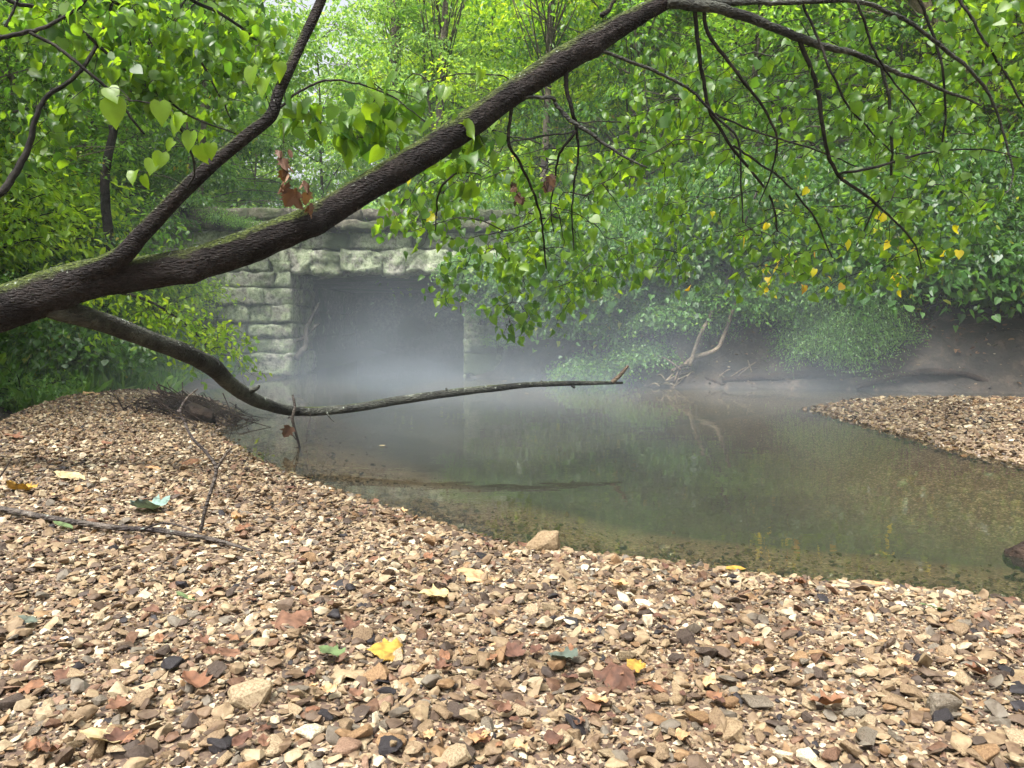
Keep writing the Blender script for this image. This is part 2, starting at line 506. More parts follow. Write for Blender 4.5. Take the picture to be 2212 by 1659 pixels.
def height(x, y):
    x = np.asarray(x, float); y = np.asarray(y, float)
    s = sdf(x, y, POND)
    si = sdf(x, y, ISLE)
    water_d = np.where(s < 0, -s, 0)
    depth = -np.minimum(0.75, 0.13 * water_d + 0.05 * water_d ** 2) - 0.01
    # the gravel bar in front
    nb = 0.2 * (1 - np.exp(-np.maximum(s, 0) / 0.55)) + 0.03 * (vnoise(x, y, 1.3, 1) - 0.5) * sstep(0, 0.6, s) + 0.02 * (vnoise(x, y, 3.5, 2) - 0.5) * sstep(0, .4, s)
    # left bank behind the bar: a ditch, then the slope up
    sl = -sdf(x, y, BAR_LEFT)
    lb = -0.16 * sstep(0, 0.35, sl) * (1 - sstep(0.5, 1.2, sl)) + 0.62 * np.maximum(sl - 0.45, 0) ** 0.9
    lb = np.minimum(lb, 2.2 + 0.08 * np.maximum(sl - 3, 0)) + 0.15 * (vnoise(x, y, 1.1, 5) - 0.5) * sstep(.3, 1, sl)
    land = nb + np.where(sl > 0, lb, 0)
    # right and far bank
    far = sstep(-0.9, 0.2, x) * sstep(7.0, 7.6, y + 0.25 * np.maximum(x - 4, 0))
    rb = 0.05 + 0.35 * sstep(0, 0.3, s) + 1.05 * np.maximum(s - 0.1, 0)
    rb = np.minimum(rb, 2.1 + 0.22 * np.maximum(s - 1.9, 0)) + (0.35 * (vnoise(x, y, 0.9, 7) - 0.5) + 0.24 * (vnoise(x, y, 2.7, 8) - 0.5) + 0.1 * (vnoise(x, y, 7.1, 9) - 0.5)) * sstep(0.1, 0.8, s)
    land = land * (1 - far) + rb * far
    z = np.where(s > 0, land, depth)
    isl = np.where(si < 0, 0.17 * (1 - np.exp(si / 0.5)), -0.16 * si - 0.005)
    z = np.where((s < 0) & (y < 9), np.maximum(z, np.where(si < 0, isl, np.maximum(-0.2 * si, -0.75))), z)
    # embankment behind the bridge
    emb = sstep(22.5, 24, y) * 1.9
    z = np.where((y > 20) & (x > -4.2) & (x < 1.2), np.maximum(z, -0.7 + 2.7 * sstep(20.5, 21.5, y)), z)
    z = np.where((y > 11.8) & ((x < -4.1) | (x > 0.9)), np.maximum(z, 1.9), z)
    # the wood's floor climbs slowly
    z = z + 0.05 * np.maximum(y - 22, 0) + 0.06 * np.maximum(np.abs(x) - 12, 0)
    return z


def hz(x, y):
    return float(height(np.array([x]), np.array([y]))[0])


def axis(segs):
    out = []
    for a, b, st in segs:
        out += list(np.arange(a, b, st))
    out.append(segs[-1][1])
    return np.array(out)


gx = axis([(-90, -14, 4), (-14, -5, 0.4), (-5, 6, 0.07), (6, 14, 0.4), (14, 90, 4)])
gy = axis([(-40, -2, 3), (-2, 0.6, 0.3), (0.6, 9, 0.06), (9, 13, 0.1), (13, 26, 0.4), (26, 120, 5)])
X, Y = np.meshgrid(gx, gy)
Z = height(X, Y)
nx, ny = len(gx), len(gy)
idx = np.arange(nx * ny).reshape(ny, nx)
quads = np.stack([idx[:-1, :-1], idx[:-1, 1:], idx[1:, 1:], idx[1:, :-1]], -1).reshape(-1)
# 0 = gravel, 1 = soil, 2 = silt on the bed
SL = -sdf(X, Y, BAR_LEFT)
soil = np.clip(sstep(0.05, 0.4, SL) + sstep(7.9, 8.4, Y + 0.25 * np.maximum(X - 4, 0)) * (sdf(X, Y, POND) > -0.1), 0, 1)
silt = sstep(0.1, 0.3, -Z) * (sdf(X, Y, POND) < 0)
me = np_mesh("ground", np.stack([X, Y, Z], -1).reshape(-1, 3), quads, np.full(len(quads) // 4, 4), smooth=True)
for nm, arr in (("soil", soil), ("silt", silt)):
    at = me.attributes.new(nm, 'FLOAT', 'POINT'); at.data.foreach_set("value", arr.astype(np.float32).ravel())


def ground_mat():
    m, N, L = new_mat("ground_soil_and_gravel")
    tc = N.new("ShaderNodeTexCoord")
    vo = N.new("ShaderNodeTexVoronoi"); vo.inputs['Scale'].default_value = 110
    L.new(tc.outputs['Object'], vo.inputs['Vector'])
    sp = N.new("ShaderNodeSeparateColor"); L.new(vo.outputs['Color'], sp.inputs[0])
    rp = ramp(N, [(0.0, (0.16, 0.11, 0.065)), (0.25, (0.08, 0.05, 0.035)), (0.5, (0.26, 0.19, 0.12)), (0.65, (0.11, 0.075, 0.05)), (0.88, (0.36, 0.29, 0.2))], 'CONSTANT')
    L.new(sp.outputs[0], rp.inputs[0])
    n1 = N.new("ShaderNodeTexNoise"); n1.inputs['Scale'].default_value = 5; n1.inputs['Detail'].default_value = 10; n1.inputs['Roughness'].default_value = 0.7
    L.new(tc.outputs['Object'], n1.inputs['Vector'])
    so = ramp(N, [(0.3, (0.012, 0.01, 0.008)), (0.52, (0.032, 0.025, 0.019)), (0.7, (0.1, 0.075, 0.055))])
    L.new(n1.outputs['Fac'], so.inputs[0])
    si = ramp(N, [(0.3, (0.05, 0.052, 0.038)), (0.7, (0.07, 0.068, 0.048))])
    L.new(n1.outputs['Fac'], si.inputs[0])
    a1 = N.new("ShaderNodeAttribute"); a1.attribute_name = "soil"
    a2 = N.new("ShaderNodeAttribute"); a2.attribute_name = "silt"
    m1 = N.new("ShaderNodeMix"); m1.data_type = 'RGBA'
    L.new(a1.outputs['Fac'], m1.inputs[0]); L.new(rp.outputs[0], m1.inputs[6]); L.new(so.outputs[0], m1.inputs[7])
    m2 = N.new("ShaderNodeMix"); m2.data_type = 'RGBA'
    L.new(a2.outputs['Fac'], m2.inputs[0]); L.new(m1.outputs[2], m2.inputs[6]); L.new(si.outputs[0], m2.inputs[7])
    bp = N.new("ShaderNodeBump"); bp.inputs['Strength'].default_value = 0.9; bp.inputs['Distance'].default_value = 0.03
    n2 = N.new("ShaderNodeTexNoise"); n2.inputs['Scale'].default_value = 14; n2.inputs['Detail'].default_value = 8
    L.new(tc.outputs['Object'], n2.inputs['Vector'])
    L.new(n2.outputs['Fac'], bp.inputs['Height'])
    bs = N.new("ShaderNodeBsdfPrincipled"); bs.inputs['Roughness'].default_value = 0.85
    L.new(m2.outputs[2], bs.inputs['Base Color']); L.new(bp.outputs[0], bs.inputs['Normal'])
    out = N.new("ShaderNodeOutputMaterial"); L.new(bs.outputs[0], out.inputs['Surface'])
    return m


g = link("ground", me, ground_mat())
tag(g, "brown soil banks and gravel bed around the pond", "ground", kind="structure")


def water_mat():
    m, N, L = new_mat("pond_water")
    tc = N.new("ShaderNodeTexCoord")
    n1 = N.new("ShaderNodeTexNoise"); n1.inputs['Scale'].default_value = 2.2; n1.inputs['Detail'].default_value = 3
    n2 = N.new("ShaderNodeTexNoise"); n2.inputs['Scale'].default_value = 22; n2.inputs['Detail'].default_value = 2
    mp = N.new("ShaderNodeMapping"); mp.inputs['Scale'].default_value = (1, 1.6, 1)
    L.new(tc.outputs['Object'], mp.inputs['Vector']); L.new(mp.outputs[0], n1.inputs['Vector']); L.new(mp.outputs[0], n2.inputs['Vector'])
    b1 = N.new("ShaderNodeBump"); b1.inputs['Strength'].default_value = 0.018; b1.inputs['Distance'].default_value = 0.1
    b2 = N.new("ShaderNodeBump"); b2.inputs['Strength'].default_value = 0.006; b2.inputs['Distance'].default_value = 0.02
    L.new(n1.outputs['Fac'], b1.inputs['Height']); L.new(n2.outputs['Fac'], b2.inputs['Height']); L.new(b1.outputs[0], b2.inputs['Normal'])
    gl = N.new("ShaderNodeBsdfGlossy"); gl.inputs['Roughness'].default_value = 0.008
    L.new(b2.outputs[0], gl.inputs['Normal'])
    tr = N.new("ShaderNodeBsdfTransparent"); tr.inputs['Color'].default_value = (0.72, 0.7, 0.58, 1)
    df = N.new("ShaderNodeBsdfDiffuse"); df.inputs['Color'].default_value = (0.09, 0.105, 0.09, 1)
    ms = N.new("ShaderNodeMixShader"); ms.inputs[0].default_value = 0.14
    L.new(tr.outputs[0], ms.inputs[1]); L.new(df.outputs[0], ms.inputs[2])
    fr = N.new("ShaderNodeFresnel"); fr.inputs['IOR'].default_value = 1.6
    m2 = N.new("ShaderNodeMixShader")
    L.new(fr.outputs[0], m2.inputs[0]); L.new(ms.outputs[0], m2.inputs[1]); L.new(gl.outputs[0], m2.inputs[2])
    out = N.new("ShaderNodeOutputMaterial"); L.new(m2.outputs[0], out.inputs['Surface'])
    return m


wv = [(-5, -1, 0), (40, -1, 0), (40, 21, 0), (-5, 21, 0)]
w = link("water", np_mesh("water", np.array(wv, float), [0, 1, 2, 3], [4]), water_mat())
tag(w, "still grey-green pond water under drifting mist", "water", kind="structure")

# ------------------------------------------------------------------ gravel
rng = np.random.default_rng(11)


def hull_proto(seed, n, flat, jag=0.0):
    r = random.Random(seed)
    bm = bmesh.new()
    ex = r.uniform(0.65, 1.0)
    for _ in range(n):
        v = Vector((r.gauss(0, 1), r.gauss(0, 1), r.gauss(0, 1))).normalized()
        k = r.uniform(0.78, 1.0)
        bm.verts.new((v.x * 0.5 * k, v.y * 0.5 * ex * k, v.z * 0.5 * flat * k))
    ret = bmesh.ops.convex_hull(bm, input=bm.verts)
    junk = [e for e in ret['geom_interior'] if isinstance(e, bmesh.types.BMVert)] + [e for e in ret['geom_unused'] if isinstance(e, bmesh.types.BMVert)]
    if junk:
        bmesh.ops.delete(bm, geom=list(set(junk)), context='VERTS')
    if jag > 0:
        bmesh.ops.bevel(bm, geom=list(bm.edges), offset=0.035, segments=1, affect='EDGES', clamp_overlap=True)
        bmesh.ops.triangulate(bm, faces=list(bm.faces))
    bm.verts.ensure_lookup_table(); bm.verts.index_update()
    v = np.array([tuple(x.co) for x in bm.verts])
    fl, tt = [], []
    for f in bm.faces:
        fl += [x.index for x in f.verts]; tt.append(len(f.verts))
    bm.free()
    return v, np.array(fl), np.array(tt)


PR_LO = [hull_proto(100 + i, 9, 0.3 + 0.05 * (i % 8)) for i in range(20)]
PR_MD = [hull_proto(200 + i, 12, 0.16 + 0.05 * (i % 8)) for i in range(28)]
PR_HI = [hull_proto(300 + i, 12 + i % 9, 0.16 + 0.05 * (i % 8), 1.0) for i in range(34)]


def scatter_stones(acc, x, y, size, protos, tilt=0.35, lift=0.1, rnd=None, zbase=None):
    n = len(x)
    if n == 0: return
    z = height(x, y) if zbase is None else zbase
    which = rng.integers(0, len(protos), n)
    az = rng.uniform(0, 2 * math.pi, n)
    nr = np.stack([rng.normal(0, tilt, n), rng.normal(0, tilt, n), np.ones(n)], 1)
    dv = np.stack([np.cos(az), np.sin(az), rng.normal(0, .15, n)], 1)
    Mx = rot_from(dv, nr)
    if rnd is None: rnd = rng.uniform(0, 1, n)
    zz = z + size * (lift + rng.uniform(-0.12, 0.22, n))
    for k in range(len(protos)):
        sel = np.where(which == k)[0]
        if len(sel) == 0: continue
        pv, pf, pt = protos[k]
        w_ = np.einsum('nij,nkj->nki', Mx[sel], pv[None] * size[sel][:, None, None]) + np.stack([x[sel], y[sel], zz[sel]], 1)[:, None, :]
        m_ = len(sel)
        flat = (pf[None, :] + (np.arange(m_) * len(pv))[:, None]).reshape(-1)
        acc.add(w_.reshape(-1, 3), flat, np.tile(pt, m_), np.repeat(rnd[sel], len(pv)))


def inview(x, y, margin=0.12):
    return np.abs(x) < (1106 / F + margin) * y + 0.25


def sample(x0, x1, y0, y1, dens, cond):
    n = int((x1 - x0) * (y1 - y0) * dens)
    x = rng.uniform(x0, x1, n); y = rng.uniform(y0, y1, n)
    k = cond(x, y)
    return x[k], y[k]


def on_bar(x, y):
    s = sdf(x, y, POND)
    return (s > -rng.exponential(0.22, s.shape)) & (sdf(x, y, BAR_LEFT) > -0.12) & inview(x, y) & ~((y > 7.3) & (x > -2)) & (y < 8.0)


def psize(n, lo, hi, a=2.2):
    u = rng.uniform(0, 1, n)
    return (lo ** (1 - a) + u * (hi ** (1 - a) - lo ** (1 - a))) ** (1 / (1 - a))


ga = Acc()
x, y = sample(-2.2, 2.4, 0.75, 2.0, 5500, on_bar)
scatter_stones(ga, x, y, psize(len(x), 0.011, 0.05, 2.5), PR_HI, 0.55)
x, y = sample(-2.2, 2.4, 0.75, 2.0, 6000, on_bar)
scatter_stones(ga, x, y, psize(len(x), 0.006, 0.014, 2.0), PR_LO, 0.5, 0.3)
x, y = sample(-3.6, 2.6, 2.0, 4.2, 5200, on_bar)
scatter_stones(ga, x, y, psize(len(x), 0.011, 0.05, 2.5), PR_MD, 0.55)
x, y = sample(-5.2, 0.5, 4.2, 8.0, 3600, on_bar)
scatter_stones(ga, x, y, psize(len(x), 0.012, 0.05, 2.5), PR_LO, 0.55)
g = link("gravel", ga.mesh("gravel"), M['gravel'])
tag(g, "tan and cream chert gravel covering the near bank", "gravel", kind="stuff")


def on_isle(x, y):
    return (sdf(x, y, ISLE) < 0.12) & inview(x, y) & (sdf(x, y, POND) < 0)


ga = Acc()
x, y = sample(2.3, 6.2, 3.2, 8.0, 1500, on_isle)
scatter_stones(ga, x, y, psize(len(x), 0.02, 0.07, 2.3), PR_LO, 0.4)
g = link("gravel", ga.mesh("gravel_island"), M['gravel'])
tag(g, "low tan gravel spit reaching into the water at right", "gravel", kind="stuff")

# ------------------------------------------------------------------ single stones
def rock_mesh(name, seed, rnd, flat=0.6, sub=2, amp=0.12):
    r = random.Random(seed)
    bm = bmesh.new()
    ex = r.uniform(0.65, 0.95)
    for _ in range(13):
        v = Vector((r.gauss(0, 1), r.gauss(0, 1), r.gauss(0, 1))).normalized() * r.uniform(0.8, 1)
        bm.verts.new((v.x * 0.5, v.y * 0.5 * ex, v.z * 0.5 * flat))
    ret = bmesh.ops.convex_hull(bm, input=bm.verts)
    junk = [e for e in ret['geom_interior'] + ret['geom_unused'] if isinstance(e, bmesh.types.BMVert)]
    if junk: bmesh.ops.delete(bm, geom=list(set(junk)), context='VERTS')
    bmesh.ops.bevel(bm, geom=list(bm.edges), offset=0.03, segments=1, affect='EDGES', clamp_overlap=True)
    bmesh.ops.triangulate(bm, faces=list(bm.faces))
    bmesh.ops.subdivide_edges(bm, edges=list(bm.edges), cuts=sub, use_grid_fill=True)
    bmesh.ops.triangulate(bm, faces=list(bm.faces))
    for v in bm.verts:
        q = v.co * 4 + Vector((seed, 0, 0))
        v.co *= 1 + amp * noise.noise(q) + amp * 0.5 * noise.noise(q * 3)
    me_ = bpy.data.meshes.new(name)
    bm.to_mesh(me_); bm.free()
    at_ = me_.attributes.new("rnd", 'FLOAT', 'POINT')
    at_.data.foreach_set("value", np.full(len(me_.vertices), rnd, dtype=np.float32))
    return me_


COL = {'cream': 0.3, 'tan': 0.5, 'white': 0.93, 'dark': 0.96, 'brown': 0.6, 'grey': 0.75, 'rust': 0.83, 'ochre': 0.88, 'buff': 0.05, 'pink': 0.99, 'pale': 0.68}


def put_rock(px, py, wpx, colr, label, flat=0.55, seed=None, name="stone", sink=0.28, zg=None, group=None, rz=None):
    """a stone whose foot shows at px, py and which is wpx pixels wide"""
    z = 0.2
    for _ in range(4):
        q = PZ(px, py, z); z = hz(q.x, q.y) if zg is None else zg
    size = wpx * q.y / F
    seed = seed if seed is not None else int(px * 7 + py)
    o = link(name, rock_mesh(name, seed, COL[colr], flat), M['rock'])
    o.scale = (size * 1.05,) * 3
    o.rotation_euler = (R((seed * 13) % 30 - 15), R((seed * 7) % 24 - 12), R(rz if rz is not None else (seed * 37) % 90 - 45))
    o.location = (q.x, q.y, z + size * flat * sink)
    tag(o, label, "stone", group)
    return o


ROCKS = [
    (1178, 1186, 96, 'buff', "tan rock standing at the water's edge, biggest on the shoreline", 0.85),
    (2040, 1545, 100, 'grey', "rounded grey-brown rock in the right foreground gravel", 0.8),
    (545, 1520, 130, 'cream', "broad cream rock left of centre in the foreground gravel", 0.6),
    (225, 1600, 95, 'tan', "flat tan rock under a pale leaf at bottom left", 0.45),
    (20, 1530, 70, 'pale', "pale rounded rock at the left edge of the gravel", 0.65),
    (590, 1625, 85, 'cream', "wedge-shaped cream stone near the bottom edge", 0.6),
    (480, 1618, 85, 'dark', "largest black stone near the bottom edge, left of the cream wedge", 0.5),
    (695, 1555, 70, 'dark', "black lumpy stone beside the broad cream rock", 0.5),
    (835, 1500, 52, 'dark', "small black stone below the yellow maple leaf", 0.5),
    (670, 1590, 85, 'white', "flat whitish stone in the centre-left foreground", 0.4),
    (845, 1610, 75, 'ochre', "ochre stone with dark side near the bottom edge", 0.55),
    (470, 1575, 78, 'brown', "brown lens-shaped stone left of the black lumpy one", 0.45),
    (815, 1470, 66, 'ochre', "rounded sandy stone below the yellow maple leaf", 0.75),
    (1725, 1435, 52, 'ochre', "blocky orange-tan stone in the right gravel", 0.85),
    (1460, 1425, 50, 'pale', "pale oval stone right of the brown leaf", 0.5),
    (1870, 1570, 75, 'cream', "slab-like cream stone left of the rounded grey-brown rock", 0.5),
    (1930, 1520, 90, 'brown', "long brown stone lying behind the grey-brown rock", 0.4),
    (1690, 1640, 55, 'white', "whitest stone at the bottom edge, right of centre", 0.55),
    (1745, 1645, 60, 'white', "upright white stone beside the whitest one", 0.75),
    (980, 1650, 95, 'cream', "cream rock cut by the bottom edge at centre", 0.6),
    (1580, 1590, 90, 'buff', "buff cobble in the right of centre foreground", 0.55),
    (1510, 1560, 85, 'ochre', "ochre slab in the gravel right of centre", 0.4),
    (1250, 1600, 70, 'tan', "tan stone straight below the brown curled leaf", 0.5),
    (665, 1218, 42, 'ochre', "squarish tan stone on the middle of the gravel bar", 0.9),
    (928, 1180, 38, 'ochre', "upright tan stone near the water left of the shoreline rock", 1.0),
    (420, 1335, 48, 'grey', "grey angular stone in the left gravel", 0.6),
    (245, 1190, 30, 'dark', "small black stone below the long grey stick", 0.7),
    (1250, 1430, 44, 'grey', "bluish grey stone beside the dull green leaf", 0.4),
    (1075, 1325, 50, 'tan', "tan stone behind the brown curled leaf", 0.5),
    (1330, 1215, 34, 'ochre', "pointed tan stone on the shore between two glints", 1.0),
    (1520, 1250, 44, 'rust', "rusty pink stone at the waterline right of the glints", 0.7),
    (2170, 1455, 60, 'dark', "dark stone at the right edge of the gravel", 0.4),
    (1990, 1430, 50, 'dark', "black stone right of centre in the right gravel", 0.5),
    (750, 1625, 90, 'pink', "pinkish brown stone at the bottom, centre-left", 0.55),
    (300, 1640, 72, 'pale', "pale grey stone at the bottom edge at left", 0.55),
    (80, 1620, 80, 'brown', "brown stone in the bottom left corner", 0.5),
    (1130, 1545, 62, 'cream', "cream stone centred in the near gravel", 0.55),
    (1420, 1640, 74, 'tan', "tan stone on the bottom edge right of centre", 0.6),
    (2130, 1640, 85, 'ochre', "ochre stone in the bottom right corner", 0.55),
    (1630, 1350, 44, 'pale', "flat pale stone in the middle of the right gravel", 0.4),
]
for rk in ROCKS:
    put_rock(*rk[:5], flat=rk[5])
# plain cobbles that look alike
rr = random.Random(5)
names = ['cream', 'tan', 'buff', 'pale', 'brown', 'grey', 'ochre', 'rust', 'dark']
protos = {}
for c in names:
    protos[c] = [rock_mesh("cobble", 900 + 10 * names.index(c) + k, COL[c], 0.5) for k in range(2)]
for i in range(170):
    py = 1230 + 420 * rr.random() ** 0.7
    px = rr.uniform(10, 2200)
    z = 0.2
    for _ in range(3):
        q = PZ(px, py, z); z = hz(q.x, q.y)
    if sdf(np.array([q.x]), np.array([q.y]), POND)[0] < 0.05: continue
    c = rr.choices(names, [5, 5, 4, 4, 4, 3, 3, 1, 1.5])[0]
    o = link("cobble", protos[c][i % 2], M['rock'])
    size = 0.026 + 0.036 * rr.random() ** 1.6
    o.scale = (size, size * rr.uniform(0.7, 1), size * rr.uniform(0.7, 1.2))
    o.rotation_euler = (R(rr.uniform(-25, 25)), R(rr.uniform(-25, 25)), rr.uniform(0, 6.28))
    o.location = (q.x, q.y, z + size * 0.22)
    side = "left" if px < 740 else ("middle" if px < 1475 else "right")
    tag(o, f"{c} angular cobble lying in the gravel, {side} of the foreground", "stone", f"{c} cobbles in the {side} foreground gravel")

# ------------------------------------------------------------------ bridge
def wall_mat(name, a, b, c, lich):
    m, N, L = new_mat(name)
    tc = N.new("ShaderNodeTexCoord")
    n1 = N.new("ShaderNodeTexNoise"); n1.inputs['Scale'].default_value = 3.0; n1.inputs['Detail'].default_value = 12; n1.inputs['Roughness'].default_value = 0.72
    n2 = N.new("ShaderNodeTexNoise"); n2.inputs['Scale'].default_value = 17; n2.inputs['Detail'].default_value = 8; n2.inputs['Roughness'].default_value = 0.75
    n3 = N.new("ShaderNodeTexNoise"); n3.inputs['Scale'].default_value = 1.1; n3.inputs['Detail'].default_value = 6
    for n_ in (n1, n2, n3): L.new(tc.outputs['Object'], n_.inputs['Vector'])
    r1 = ramp(N, [(0.35, a), (0.5, b), (0.65, c)])
    L.new(n2.outputs['Fac'], r1.inputs[0])
    mr = N.new("ShaderNodeMapRange"); mr.inputs[1].default_value = 0.52 - lich; mr.inputs[2].default_value = 0.6 - lich
    L.new(n1.outputs['Fac'], mr.inputs[0])
    m1 = N.new("ShaderNodeMix"); m1.data_type = 'RGBA'; m1.inputs[7].default_value = (0.36, 0.42, 0.26, 1)
    r2 = ramp(N, [(0.36, (0.13, 0.17, 0.08)), (0.5, (0.42, 0.48, 0.3)), (0.64, (0.64, 0.68, 0.5))]); L.new(n2.outputs['Fac'], r2.inputs[0])
    L.new(mr.outputs[0], m1.inputs[0]); L.new(r1.outputs[0], m1.inputs[6]); L.new(r2.outputs[0], m1.inputs[7])
    mr2 = N.new("ShaderNodeMapRange"); mr2.inputs[1].default_value = 0.5; mr2.inputs[2].default_value = 0.62
    L.new(n3.outputs['Fac'], mr2.inputs[0])
    m2 = N.new("ShaderNodeMix"); m2.data_type = 'RGBA'; m2.inputs[7].default_value = (0.075, 0.1, 0.045, 1)
    L.new(mr2.outputs[0], m2.inputs[0]); L.new(m1.outputs[2], m2.inputs[6])
    bp = N.new("ShaderNodeBump"); bp.inputs['Strength'].default_value = 1.0; bp.inputs['Distance'].default_value = 0.06
    ad = N.new("ShaderNodeMath"); ad.operation = 'ADD'; L.new(n2.outputs['Fac'], ad.inputs[0]); L.new(n1.outputs['Fac'], ad.inputs[1])
    L.new(ad.outputs[0], bp.inputs['Height'])
    bs = N.new("ShaderNodeBsdfPrincipled"); bs.inputs['Roughness'].default_value = 0.92; bs.inputs['Specular IOR Level'].default_value = 0.2
    L.new(m2.outputs[2], bs.inputs['Base Color']); L.new(bp.outputs[0], bs.inputs['Normal'])
    out = N.new("ShaderNodeOutputMaterial"); L.new(bs.outputs[0], out.inputs['Surface'])
    return m


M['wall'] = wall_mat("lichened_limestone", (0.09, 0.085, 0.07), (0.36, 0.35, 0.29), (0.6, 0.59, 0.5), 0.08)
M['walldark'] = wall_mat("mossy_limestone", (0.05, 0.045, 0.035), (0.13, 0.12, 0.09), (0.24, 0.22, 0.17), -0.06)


def block(acc, x0, x1, y0, y1, z0, z1, seed, amp=0.05):
    """a rough hewn block: a finely divided box with worn corners and a pitted face"""
    nxs = max(3, int((x1 - x0) / 0.045)); nys = max(2, int((y1 - y0) / 0.09)); nzs = max(3, int((z1 - z0) / 0.045))
    nxs, nys, nzs = min(nxs, 24), min(nys, 12), min(nzs, 12)
    bm = bmesh.new()
    def grid(o, u, v, nu, nv):
        pts = [[bm.verts.new(o + u * (i / nu) + v * (j / nv)) for i in range(nu + 1)] for j in range(nv + 1)]
        for j in range(nv):
            for i in range(nu):
                bm.faces.new((pts[j][i], pts[j][i + 1], pts[j + 1][i + 1], pts[j + 1][i]))
    X_, Y_, Z_ = Vector((x1 - x0, 0, 0)), Vector((0, y1 - y0, 0)), Vector((0, 0, z1 - z0))
    o = Vector((x0, y0, z0))
    grid(o, X_, Z_, nxs, nzs); grid(o + Y_, Z_, X_, nzs, nxs)
    grid(o, Z_, Y_, nzs, nys); grid(o + X_, Y_, Z_, nys, nzs)
    grid(o, Y_, X_, nys, nxs); grid(o + Z_, X_, Y_, nxs, nys)
    bmesh.ops.remove_doubles(bm, verts=list(bm.verts), dist=0.0005)
    c = Vector(((x0 + x1) / 2, (y0 + y1) / 2, (z0 + z1) / 2))
    h = Vector(((x1 - x0) / 2, (y1 - y0) / 2, (z1 - z0) / 2))
    S = Vector((seed * 3.7, seed * 1.3, 0))
    for v in bm.verts:
        l = v.co - c
        rad = 0.025
        q = Vector([max(-h[i] + rad, min(h[i] - rad, l[i])) if h[i] > rad else 0 for i in range(3)])
        dlt = l - q
        if dlt.length > rad: l = q + dlt.normalized() * (rad + (dlt.length - rad) * 0.25)
        v.co = c + l
        n_ = nvec(v.co * 5 + S) * amp + nvec(Vector((v.co.x * 12, v.co.y * 12, v.co.z * 26)) + S) * amp * 0.6
        v.co += n_
    bm.verts.index_update()
    vv = np.array([tuple(x.co) for x in bm.verts]); fl = []; tt = []
    for f in bm.faces:
        fl += [x.index for x in f.verts]; tt.append(len(f.verts))
    bm.free()
    acc.add(vv, fl, tt)


def courses(acc, x0, x1, y0, y1, zs, seed, lmin=0.3, lmax=0.95, jit=0.05, skip=None, amp=0.035):
    r = random.Random(seed)
    for k in range(len(zs) - 1):
        x = x0
        while x < x1 - 0.01:
            l = r.uniform(lmin, lmax)
            xe = x1 if x + l > x1 - lmin * 0.7 else x + l
            dy = r.uniform(-jit, jit)
            if not (skip and skip(k, x, xe)):
                block(acc, x + 0.004, xe - 0.004, y0 + dy, y1, zs[k] + 0.004, zs[k + 1] - r.uniform(0.0, 0.015), r.uniform(0, 99), amp)
            x = xe


BY = 11.2
bridge = empty("stone_bridge", (-1.9, BY, 0))
bridge.rotation_euler = (0, 0, R(2.0))
tag(bridge, "old lichened limestone culvert bridge with a dark misty opening", "bridge")


def bpart(name, acc, mat, label=None):
    o = link(name, acc.mesh(name, True), mat, bridge)
    if label: o['label'] = label
    return o


OX0, OX1, TOPZ = -1.27, 1.2, 1.50          # the opening, in the bridge's own coordinates
zs = [-0.5, 0.02, 0.35, 0.57, 0.79, 1.05, 1.3, 1.52]
a = Acc(); courses(a, -4.4, OX0, 0, 0.6, zs, 3)
# jamb returning inwards
for k in range(len(zs) - 1):
    block(a, OX0 - 0.5, OX0 + (0.03 if k % 2 else -0.01) - 0.02, 0.6, 1.55, zs[k] + 0.004, zs[k + 1] - 0.006, k + 40)
bpart("abutment", a, M['wall'], "pale lichened abutment left of the opening")
a = Acc(); courses(a, OX1, 3.6, 0, 0.6, zs, 8)
for k in range(len(zs) - 1):
    block(a, OX1, OX1 + 0.5, 0.6, 1.55, zs[k] + 0.004, zs[k + 1] - 0.006, k + 60)
bpart("abutment", a, M['wall'], "abutment right of the opening, half hidden by leaves")
# flat arch of rough voussoirs, their lower ends ragged
a = Acc()
r = random.Random(21)
x = OX0 - 0.3
k = 0
while x < OX1 + 0.35:
    wd = r.uniform(0.22, 0.62)
    drop = r.choice([0.0, 0.02, 0.05, -0.02])
    if k == 1: drop = -0.12
    block(a, x + 0.004, x + wd, r.uniform(-0.04, 0.03), 0.7, TOPZ + 0.0 - drop if OX0 < x < OX1 else TOPZ + 0.02, TOPZ + 0.33, r.uniform(0, 99), 0.06)
    x += wd; k += 1
bpart("lintel", a, M['wall'], "ragged pale stones spanning the opening")
a = Acc(); courses(a, -4.4, OX0 - 0.3, 0, 0.6, [1.53, 1.84], 31); courses(a, OX1 + 0.36, 3.6, 0, 0.6, [1.53, 1.84], 32)
courses(a, -4.4, 3.6, 0.05, 0.6, [1.85, 2.1], 33)
bpart("spandrel", a, M['wall'])
a = Acc(); courses(a, -4.0, 3.6, -0.1, 0.55, [2.11, 2.24], 35, 0.5, 1.1)
courses(a, -3.6, 3.2, 0.0, 0.5, [2.25, 2.43], 36, 0.4, 0.8, skip=lambda k, x, xe: (-2.35 < x < -2.1))
bpart("parapet", a, M['walldark'], "dark mossy coping stones along the top")
